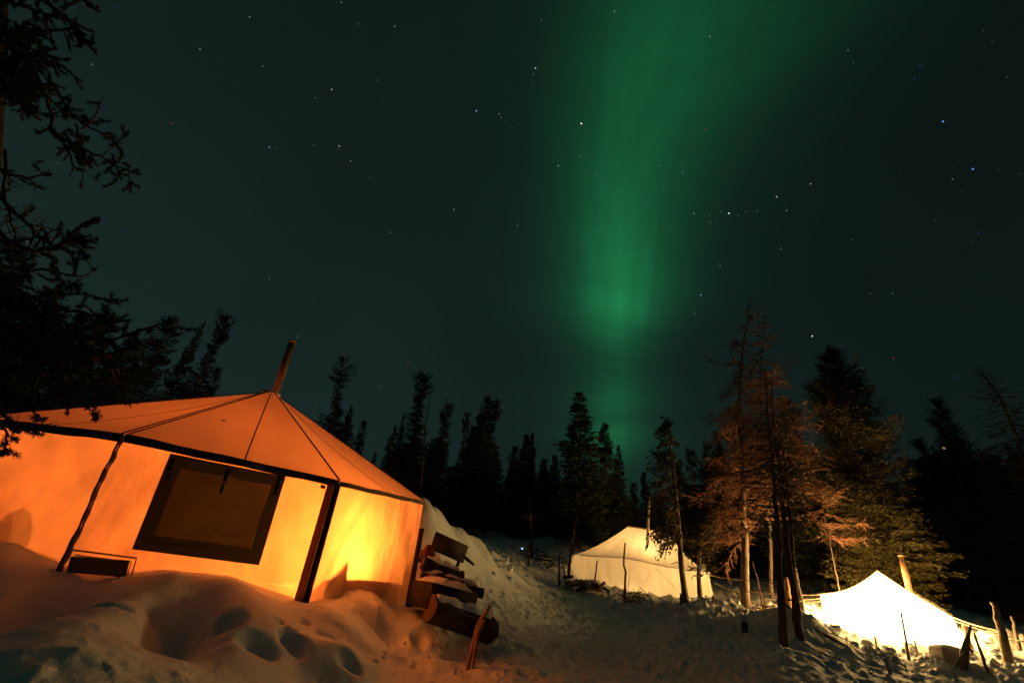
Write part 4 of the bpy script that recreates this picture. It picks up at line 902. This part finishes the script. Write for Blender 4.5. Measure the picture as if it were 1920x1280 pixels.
stick('marker_post', 'short dark post stub standing in the shadowed snow by the path', 'post', [(1397, 1192, 11.6), (1396, 1168, 11.6)], .07, .065, 'darkbark')
G2 = 'posts and sticks around the bright tent'
stick('tent_stake', 'thin stick standing close in front of the bright white wall', 'stick', [(1703, 1240, 12.4), (1697, 1190, 12.4), (1689, 1145, 12.4)], .034, .022, 'bark', group=G2)
stick('tent_stake', 'short pale stick nearest the bright wall, right of the thin dark one', 'stick', [(1718, 1228, 13.0), (1714, 1190, 13.0)], .022, .016, 'wood', group=G2)
stick('tent_stake', 'small peg stick at the foot of the bright wall, left of the others', 'stick', [(1641, 1204, 13.4), (1640, 1190, 13.4)], .022, .018, 'wood', group=G2)
stick('tent_stake', 'leaning stick in the trampled snow below the bright tent', 'stick', [(1676, 1276, 10.6), (1658, 1233, 10.6)], .035, .022, 'bark', group=G2)
stick('tent_stake', 'slanting stick between the driftwood snag and the big right post', 'stick', [(1854, 1262, 11.6), (1838, 1220, 11.6), (1826, 1186, 11.6)], .034, .022, 'bark', group=G2)
stick('guy_post', 'big knotted post at the right that holds the guy ropes', 'post', [(1888, 1248, 12.4), (1882, 1195, 12.4), (1872, 1160, 12.5), (1862, 1128, 12.6)], .105, .06, 'bark', group=G2)
stick('guy_post', 'small post behind the big knotted one at the right edge', 'post', [(1903, 1197, 14.6), (1897, 1155, 14.6)], .055, .035, 'bark', group=G2)
stick('guy_post', 'short pale post just right of the bright tent corner', 'post', [(1812, 1192, 14.0), (1807, 1168, 14.0)], .06, .055, 'wood', group=G2)
stick('stump', 'tall broken stump with a split top left of the bright tent', 'stump', [(1477, 1128, 16.0), (1475, 1100, 16.0), (1474, 1082, 16.0)], .12, .05, 'wood', group=G2, knob=.3)
stick('guy_post', 'lit upright post behind the slanted dark trunk', 'post', [(1502, 1134, 15.6), (1494, 1095, 15.6), (1489, 1064, 15.6)], .085, .085, 'bark', group=G2)
stick('tent_stake', 'thin lit branch leaning beside the pale larch trunk', 'stick', [(1429, 1124, 15.4), (1420, 1085, 15.4), (1410, 1050, 15.4)], .03, .018, 'wood', group=G2)
stick('fallen_branch', 'long dark fallen pole sloping down to the bright tent', 'branch', [(1470, 1130, 12.6), (1520, 1175, 12.0), (1590, 1212, 11.5)], .04, .03, 'darkbark', ground_base=False)
stick('fallen_branch', 'thin fallen twig lying above the long dark pole', 'branch', [(1502, 1150, 12.9), (1545, 1180, 12.3), (1600, 1205, 11.9)], .018, .012, 'darkbark', ground_base=False)
def driftwood():
    b = at(1803, 1250, 11.8); b.z = g1(b.x, b.y) - .1; m = MB()
    m.tube([b, at(1808, 1225, 11.8), at(1812, 1205, 11.8), at(1820, 1172, 11.8)], [.05, .085, .06, .015], 8); m.tube([at(1810, 1222, 11.8), at(1800, 1235, 11.7), at(1788, 1254, 11.6)], [.05, .035, .012], 7); m.tube([at(1812, 1210, 11.8), at(1818, 1215, 11.8), at(1823, 1222, 11.8)], [.03, .025, .03], 6)
    origin(tag(m.build('driftwood_snag', M['bark']), 'gnarled forked snag of driftwood in front of the bright tent corner', 'snag', G2))
driftwood()
def rope(label, pts, r=.011, group='guy ropes of the bright tent', sag=.05, m='rope'):
    P = [Vector(p) for p in pts]; Q = []
    for i in range(len(P) - 1):
        for s in range(8): q = P[i].lerp(P[i + 1], s / 8); q.z -= sag * math.sin(math.pi * s / 8); Q.append(q)
    Q.append(P[-1]); origin(tag(MB().tube(Q, r, 5).build('guy_rope', M[m]), label, 'rope', group))
rope('upper guy rope from the bright tent corner to the pale larch trunk', [FL_, at(1402, 1108, 17.1)], .02)
rope('middle guy rope from the bright tent corner past the dark trunks', [FL_ - Vector((0, 0, .10)), at(1430, 1124, 16.4)], .02, sag=.02)
rope('lowest guy rope from the bright tent to the split stump', [FL_ - Vector((0, 0, .18)), at(1478, 1124, 15.6)], .02, sag=.02)
rope('upper guy rope from the bright tent to the big knotted post', [FR_, at(1874, 1182, 12.5)], .018, sag=.04)
rope('lower guy rope from the bright tent past the big knotted post to the edge', [FR_ - Vector((.1, 0, .06)), at(1925, 1204, 12.6)], .018, sag=.03)
rope('thin rope running from the cream tent eave to the dark larch', [at(1335, 1079, 20.6), at(1395, 1087, 15.2), at(1460, 1094, 10.6)], .009, 'guy ropes of the cream tent', .02)
rope('thin low rope from the cream tent down to the split stump', [at(1340, 1092, 20.4), at(1390, 1112, 18)], .008, 'guy ropes of the cream tent', .03)
# tangle of cut twigs by the larch foot and brush heaps
def heap(name, label, cat, px, py, Y, n, L, spread, r, m, seed, flat=.35):
    rs = random.Random(seed); p = at(px, py, Y); mb = MB(); g = g1(p.x, p.y)
    for i in range(n):
        c = Vector((p.x + rs.gauss(0, spread), p.y + rs.gauss(0, spread * .6), 0)); c.z = g1(c.x, c.y) + rs.uniform(.0, .25) * (1 if n > 10 else .6); a = rs.uniform(0, 6.28); d = Vector((math.cos(a), math.sin(a), rs.gauss(.1, flat))).normalized(); l = L * rs.uniform(.4, 1.1)
        mid = c + Vector((rs.gauss(0, .05), rs.gauss(0, .05), rs.gauss(.03, .05))) * l; mb.tube([c - d * l / 2, mid, c + d * l / 2], [r * rs.uniform(.7, 1.2), r, r * .5], 5)
    return origin(tag(mb.build(name, M[m]), label, cat))
heap('twig_heap', 'lit tangle of cut twigs on the snow beside the pale larch', 'twigs', 1448, 1128, 14.6, 34, .8, .28, .010, 'wood', 3)
heap('brush_heap', 'dark tangle of brush on the snow at the foot of the crooked stake', 'brush', 1186, 1121, 17.1, 46, .6, .30, .012, 'darkbark', 4, .8)
heap('brush_heap', 'dark low brush on the far snow right of the blue light', 'brush', 1006, 1060, 21.5, 24, .9, .5, .02, 'darkbark', 5, .15)
heap('brush_heap', 'small dark twigs on the far snow left of the cream tent', 'brush', 1012, 1060, 23, 14, .6, .3, .02, 'darkbark', 6, .2)
# firewood at the left end of the cream tent: every split piece is its own
rs = random.Random(12)
for i in range(22):
    px, py = rs.uniform(1062, 1136), rs.uniform(1086, 1106); Y = 18.0 + rs.uniform(-.35, .35); p = at(px, py, Y); g = g1(p.x, p.y)
    c = Vector((p.x, p.y, g + .06 + rs.uniform(0, .20))); a = rs.gauss(0, 1.0); d = Vector((math.cos(a), math.sin(a), rs.gauss(.1, .4))).normalized(); L = rs.uniform(.3, .52); s = d.cross(Vector((0, 0, 1))).normalized(); u = s.cross(d)
    m = MB(); w = rs.uniform(.05, .09); vs = [c - d * L / 2 + s * w, c - d * L / 2 - s * w, c - d * L / 2 + u * w * 1.3]; vs += [v + d * L for v in vs]; m.add(vs, [(0, 1, 2), (5, 4, 3), (0, 3, 4, 1), (1, 4, 5, 2), (2, 5, 3, 0)])
    origin(tag(m.build('firewood_piece', M['wood' if i % 3 else 'log'], smooth=False), 'split piece of firewood in the heap at the left end of the cream tent', 'firewood', 'firewood heap by the cream tent'))

# ---- wood pile beside the orange tent
def log(label, p0, p1, r, seed, group='logs beside the orange tent', m='log', sub=True):
    rs = random.Random(seed); a, b = Vector(p0), Vector(p1); root = thing('log', label, 'log', a.lerp(b, .5) - Vector((0, 0, r)), group); n = 14; mb = MB(); d = (b - a); nn = 12
    t = d.normalized(); e1 = t.orthogonal().normalized(); e2 = t.cross(e1); vs = []
    ph = rs.random() * 6
    for i in range(n + 1):
        s = i / n; p = a + d * s + e1 * .03 * math.sin(s * 5 + ph); k = r * (1 + .08 * math.sin(s * 7 + ph) - .06 * s)
        for j in range(nn): w = 6.283 * j / nn; q = k * (1 + .10 * math.sin(3 * w + ph) + .05 * math.sin(7 * w + s * 9)); vs.append(p + (e1 * math.cos(w) + e2 * math.sin(w)) * q)
    fs = [(i * nn + j, i * nn + (j + 1) % nn, (i + 1) * nn + (j + 1) % nn, (i + 1) * nn + j) for i in range(n) for j in range(nn)]
    mb.add(vs, fs); mb.build('bark', M[m], root)
    for off, rev in ((0, True), (n * nn, False)):
        ring = vs[off:off + nn]; c = sum((Vector(v) for v in ring), Vector()) / nn; MB().add([c] + ring, [(0, 1 + (j + 1) % nn, 1 + j) if rev else (0, 1 + j, 1 + (j + 1) % nn) for j in range(nn)]).build('cut_end', M['logend'], root, smooth=False)
    ns = np.linspace(.08, .92, 22); cp = MB()
    def cap(u, v):
        q = a + d * (.06 + .86 * u); wv = (v - .5) * 2; sd = Vector((-t.y, t.x, 0)).normalized(); lump = .55 + .45 * math.sin(u * 14 + seed) * math.sin(u * 5 + seed * 2)
        e = math.sin(math.pi * u) ** .4 * max(0, 1 - wv * wv) ** .5; return q + sd * wv * r * .72 * (.6 + .4 * lump) + Vector((0, 0, r * .80 + r * .34 * (1 - wv * wv) + e * (.02 + .06 * max(0, lump)) - .01))
    cp.grid(cap, 30, 8).build('snow_cap', M['snow'], root)
    return root
log('big rough barked log at the bottom of the pile beside the orange tent', at(806, 1142, 7.2), at(922, 1180, 7.8), .165, 1)
log('thin log on top of the snowy crate beside the orange tent', at(790, 1080, 8.3), at(905, 1110, 8.6), .085, 2, m='pilebark')
log('dark long log sloping down behind the crate beside the orange tent', at(792, 1055, 8.9), at(866, 1082, 9.2), .11, 3, m='pilebark')
log('upper dark log leaning against the back post of the orange tent', at(786, 1042, 9.4), at(850, 1072, 9.8), .10, 4, m='pilebark')
def crate():
    f0, f1 = at(804, 1092, 7.4), at(888, 1114, 7.8); up = Vector((0, 0, 1)); d = (f1 - f0); d.z *= 1; ax = d.normalized(); nn = Vector((-ax.y, ax.x, 0)).normalized(); uz = ax.cross(nn)
    uz = uz if uz.z > 0 else -uz; L = d.length; c = (f0 + f1) / 2 + nn * .24 - uz * .16
    root = thing('crate', 'dark plank crate with snow on its lid, on the log beside the orange tent', 'crate', c - uz * .2)
    for s in (-1, 1): MB().box(c + nn * .36 * s, (L, .03, .32), (ax, nn, uz)).build('side_board', M['plank'], root)
    for s in (-1, 1): MB().box(c + ax * (L / 2 - .018) * s, (.03, .685, .315), (ax, nn, uz)).build('end_board', M['plank'], root)
    MB().box(c + uz * .165, (L * .99, .74, .02), (ax, nn, uz)).build('lid', M['plank'], root)
    MB().grid(lambda u, v: c + ax * (u - .5) * L * .98 + nn * (v - .5) * .70 + uz * (.176 + .10 * min(1, 6 * min(u, 1 - u)) * min(1, 5 * min(v, 1 - v)) * (.7 + .3 * math.sin(u * 17 + v * 9)) + .008 * math.sin(u * 31) * math.sin(v * 23)), 30, 16).build('snow_cap', M['snow'], root)
    return c, ax, nn, uz
cc, cax, cnn, cuz = crate()
for i in range(9):
    rs = random.Random(70 + i); c = cc + cax * rs.uniform(-.4, .35) + cnn * rs.uniform(-.25, .3) + cuz * .29; a = rs.uniform(-.5, .9); d = (cax * math.cos(a) + cnn * math.sin(a) + cuz * rs.uniform(-.05, .12)).normalized(); l = rs.uniform(.18, .42)
    s = d.cross(cuz).normalized(); origin(tag(MB().box(c, (l, .05, .035), (d, s, d.cross(s)), .7).build('kindling_piece', M['log' if i % 3 else 'wood'], smooth=False), 'small split kindling piece lying on the snowy crate lid', 'kindling', 'kindling on the crate'))
log('short thin log lying on the snow between the crate and the board', at(812, 1066, 9.5), at(884, 1096, 9.9), .06, 6, m='pilebark')
for i, (ax_, ay_, bx_, by_, Y) in enumerate(((788, 1078, 850, 1098, 8.0), (795, 1064, 868, 1106, 8.3), (800, 1086, 842, 1074, 8.1), (822, 1078, 905, 1120, 8.2))):
    stick('loose_branch', ('crooked branch lying over the crate lid next to the post', 'long bent branch hanging over the crate lid', 'short branch crossing the others on the crate lid', 'branch poking out past the end of the crate')[i], 'branch', [(ax_, ay_, Y), ((ax_ + bx_) / 2, (ay_ + by_) / 2 - 4, Y + .1), (bx_, by_, Y + .25)], .026, .012, 'pilebark', seed=i, group='branches on the wood pile', ground_base=False)
def board():
    c = at(843, 1026, 10.2); ax = (at(871, 1037, 10.4) - at(815, 1012, 10.0)).normalized(); m = MB(); up = Vector((0, 0, 1)); nn = ax.cross(up).normalized(); uz = nn.cross(ax)
    root = thing('sled_board', 'dark plank panel standing on edge before the tall snow bank', 'board', c - Vector((0, 0, .3)))
    MB().box(c, (.80, .04, .34), (ax, nn, uz)).build('panel', M['plank'], root)
    MB().tube([at(866, 1040, 10.3), at(876, 1048, 10.2), at(888, 1058, 10.1)], [.03, .035, .025], 7).build('handle', M['darkbark'], root)
    for s in (-.3, .3): MB().box(c + ax * s - uz * .36, (.05, .05, .45), (ax, nn, uz)).build('foot', M['plank'], root)
board()
def sack():
    p = at(803, 1036, 9.2); m = MB(); rs = random.Random(3)
    def q(u, v):
        th, ph = 6.2832 * u, math.pi * v; r = .10 * (1 + .16 * math.sin(3 * th + 1) + .10 * math.sin(5 * th + 4 * ph)); z = .15 * math.cos(ph) - .03 * math.sin(2 * th)
        return p + Vector((r * math.cos(th) * math.sin(ph) ** .7, .8 * r * math.sin(th) * math.sin(ph) ** .7, z if z < .05 else .05 + (z - .05) * (.8 + .5 * math.sin(2 * th))))
    m.grid(q, 24, 14); origin(tag(m.build('red_sack', M['red_cloth']), 'small reddish cloth sack on the wood pile by the tent post', 'sack'))
sack()
for lb, a, b, Y in (('split stick with a blunt top stuck in the snow before the big log', (878, 1212), (919, 1134), 6.9), ('slimmer split stick leaning in front of its twin before the big log', (889, 1212), (908, 1160), 6.85)):
    stick('split_stick', lb, 'stick', [(a[0], a[1], Y), ((a[0] + b[0]) / 2 - 3, (a[1] + b[1]) / 2, Y), (b[0], b[1], Y)], .026, .024, 'wood', group='split sticks before the log', n=5)
def tub():
    p = at(1778, 1228, 12.3); g = g1(p.x, p.y); m = MB(); m.box((p.x, p.y, g + .10), (.62, .42, .34), None, .86)
    root = thing('storage_tub', 'upturned grey tub with snow beside the driftwood snag', 'tub', (p.x, p.y, g - .05)); m.build('tub_body', M['tub'], root, smooth=False)
    MB().grid(lambda u, v: Vector((p.x + (u - .5) * .56, p.y + (v - .5) * .38, g + .272 + .07 * math.sin(math.pi * u) ** .5 * math.sin(math.pi * v) ** .5)), 14, 10).build('snow_cap', M['snow'], root)
tub()
# loose snow chunks thrown up around the camp
rs = random.Random(31); chunk = []
for k in range(4):
    rg_ = np.random.default_rng(k); V = []; F = []
    nu, nv = 10, 7
    for j in range(nv + 1):
        for i in range(nu):
            th, ph = 6.283 * i / nu, math.pi * j / nv; r = 1 + .22 * math.sin(3 * th + k) * math.sin(2 * ph) + .12 * rg_.normal() * math.sin(ph); V.append((r * math.cos(th) * math.sin(ph), r * math.sin(th) * math.sin(ph) * .85, r * math.cos(ph) * .75))
    for j in range(nv):
        for i in range(nu): F.append((j * nu + i, (j + 1) * nu + i, (j + 1) * nu + (i + 1) % nu, j * nu + (i + 1) % nu))
    o = npmesh('snow_lump', np.array(V), F, M['snow'], True); chunk.append(o.data)
def lump(px, py, r, label, group):
    p = hit(px, py, 3); o = bpy.data.objects.new('snow_lump', chunk[rs.randrange(4)]); COL.objects.link(o); o.location = (p.x, p.y, g1(p.x, p.y) + r * .25); o.scale = (r, r * rs.uniform(.7, 1), r * rs.uniform(.6, .9)); o.rotation_euler = (rs.uniform(-.3, .3), rs.uniform(-.3, .3), rs.uniform(0, 6.28)); tag(o, label, 'snow lump', group)
for i in range(70): lump(rs.uniform(1140, 1350), rs.gauss(1140, 7), rs.uniform(.05, .15), 'crusty snow lump in the lit band before the cream tent', 'snow lumps before the cream tent')
for i in range(26): lump(rs.uniform(925, 1030), rs.gauss(1066, 8), rs.uniform(.05, .13), 'snow lump thrown up at the foot of the tall snow bank', 'snow lumps below the snow bank')
for i in range(50): lump(rs.uniform(1560, 1900), rs.gauss(1240, 12), rs.uniform(.05, .14), 'trampled snow lump below the bright tent', 'snow lumps below the bright tent')
for i in range(26): lump(rs.uniform(690, 960), rs.gauss(1235, 16), rs.uniform(.015, .04), 'small snow crumb in the dug snow before the wood pile', 'snow crumbs before the wood pile')
lump(1567, 1190, .20, 'large round snow block left of the lit snow below the bright tent', None); lump(1628, 1214, .16, 'round snow block at the lower edge of the bright tent', None)
# snow caught on a spruce bough behind the bright tent
for lb, px, py, Y, r in (('snow clump lodged on the boughs at the corner of the cream tent', 1316, 1062, 17.1, .14), ('tiny snow tuft high in the dark spruce at right', 1769, 839, 17.5, .07)):
    p = at(px, py, Y); o = bpy.data.objects.new('snow_clump', chunk[1]); COL.objects.link(o); o.location = p; o.scale = (r, r * .9, r * .9); tag(o, lb, 'snow clump')

# small blue-white lamp on the far snow
def small_lamp():
    p = at(978, 1032, 24); root = thing('signal_lamp', 'small blue white lamp glowing on the far snow', 'lamp', p - Vector((0, 0, .5)))
    MB().tube([p - Vector((0, 0, .9)), p - Vector((0, 0, .1))], .02, 6).build('pole', M['plastic'], root)
    MB().tube([p + Vector((-.05, 0, -.12)), p + Vector((0, 0, 0)), p + Vector((.06, 0, .10))], [.03, .075, .06], 10).build('lens', emitter('blue_light', (.35, .62, 1.0), 4.0), root)
    lamp('signal_light', p + Vector((0, -.15, .05)), 3.0, (.35, .6, 1.0), .05)
small_lamp()

# ------------------------------------------------------------------ stars
def stars():
    named = [(1090, 232, 2.6, 1), (1004, 128, 1.7, 2), (893, 208, 1.6, 2), (622, 168, 1.3, 1), (636, 274, 1.3, 1), (657, 302, 1.0, 1), (505, 276, 1.2, 2), (851, 393, 1.3, 2), (1367, 400, 2.0, 0), (1768, 228, 1.9, 3), (1824, 317, 1.8, 3), (1523, 630, 1.8, 1), (1456, 369, 1.4, 1), (1520, 345, 1.2, 1),
             (1314, 553, 1.4, 2), (1104, 580, 1.1, 2), (1180, 474, 1.1, 2), (1047, 311, 1.3, 2), (1089, 292, 1.1, 2), (1301, 400, 1.3, 2), (1330, 405, .8, 2), (1342, 412, .8, 2), (1352, 397, .8, 1), (1360, 406, .8, 3), (1384, 404, .8, 2), (1398, 397, .9, 2), (1420, 396, .9, 2), (1332, 417, .8, 0), (1475, 395, 1.1, 2), (936, 214, 1.0, 0), (940, 220, .9, 2), (970, 422, .9, 1), (732, 436, 1.0, 2),
             (322, 231, 1.0, 4), (765, 679, 1.1, 4), (1675, 671, 1.0, 4), (1324, 242, 1.0, 4), (468, 32, 1.0, 1), (375, 92, 1.1, 2), (493, 124, .9, 2), (740, 50, 1.1, 2), (1152, 22, 1.1, 1), (640, 5, .9, 1), (172, 121, .9, 2), (505, 522, .8, 1), (558, 631, .9, 1), (1331, 69, 1.0, 1), (1237, 310, 1.0, 2), (1280, 323, 1.0, 2), (1244, 355, 1.0, 2), (1302, 588, .9, 1), (1350, 496, .9, 0), (1464, 466, .9, 1), (1835, 436, .8, 3), (1725, 124, .8, 3), (1590, 95, .9, 2), (1000, 140, .8, 1), (694, 332, .7, 2), (1619, 690, .8, 2), (1674, 550, .8, 2), (1786, 336, .9, 2), (588, 272, .8, 2)]
    rg_ = np.random.default_rng(4); L = list(named)
    for _ in range(420):
        L.append((rg_.uniform(-250, 2200), rg_.uniform(-400, 880), .22 + .55 * rg_.random() ** 2.5, int(rg_.choice([0, 1, 2, 2, 3]))))
    C = [(1, 1, 1), (1, .93, .8), (.5, .7, 1), (.15, .3, 1), (1, .12, .08)]; V = []; F = []; K = []; D = 2500.0
    for px, py, b, c in L:
        d = ray(px, py); p = EYE + d * D; s = D * (1 / FPX) * (.62 + .36 * min(b, 1.5)); e1 = d.orthogonal().normalized(); e2 = d.cross(e1); i = len(V)
        V += [tuple(p + q * s) for q in (e1, e2, -e1, -e2, d, -d)]; F += [(i + a, i + (a + 1) % 4, i + k) for k in (4, 5) for a in range(4)]; f = .075 * b ** 2.4 + .008; K += [(C[c][0] * f, C[c][1] * f, C[c][2] * f, 1)] * 6
    o = npmesh('stars', np.array(V), F, emitter('starlight', (1, 1, 1), 3.2, True)); a = o.data.attributes.new('star_colour', 'FLOAT_COLOR', 'POINT'); a.data.foreach_set('color', np.array(K, dtype=np.float32).ravel()); COL.objects.link(o)
    tag(o, 'scattered stars across the dark green night sky', 'stars', None, 'stuff')
stars()
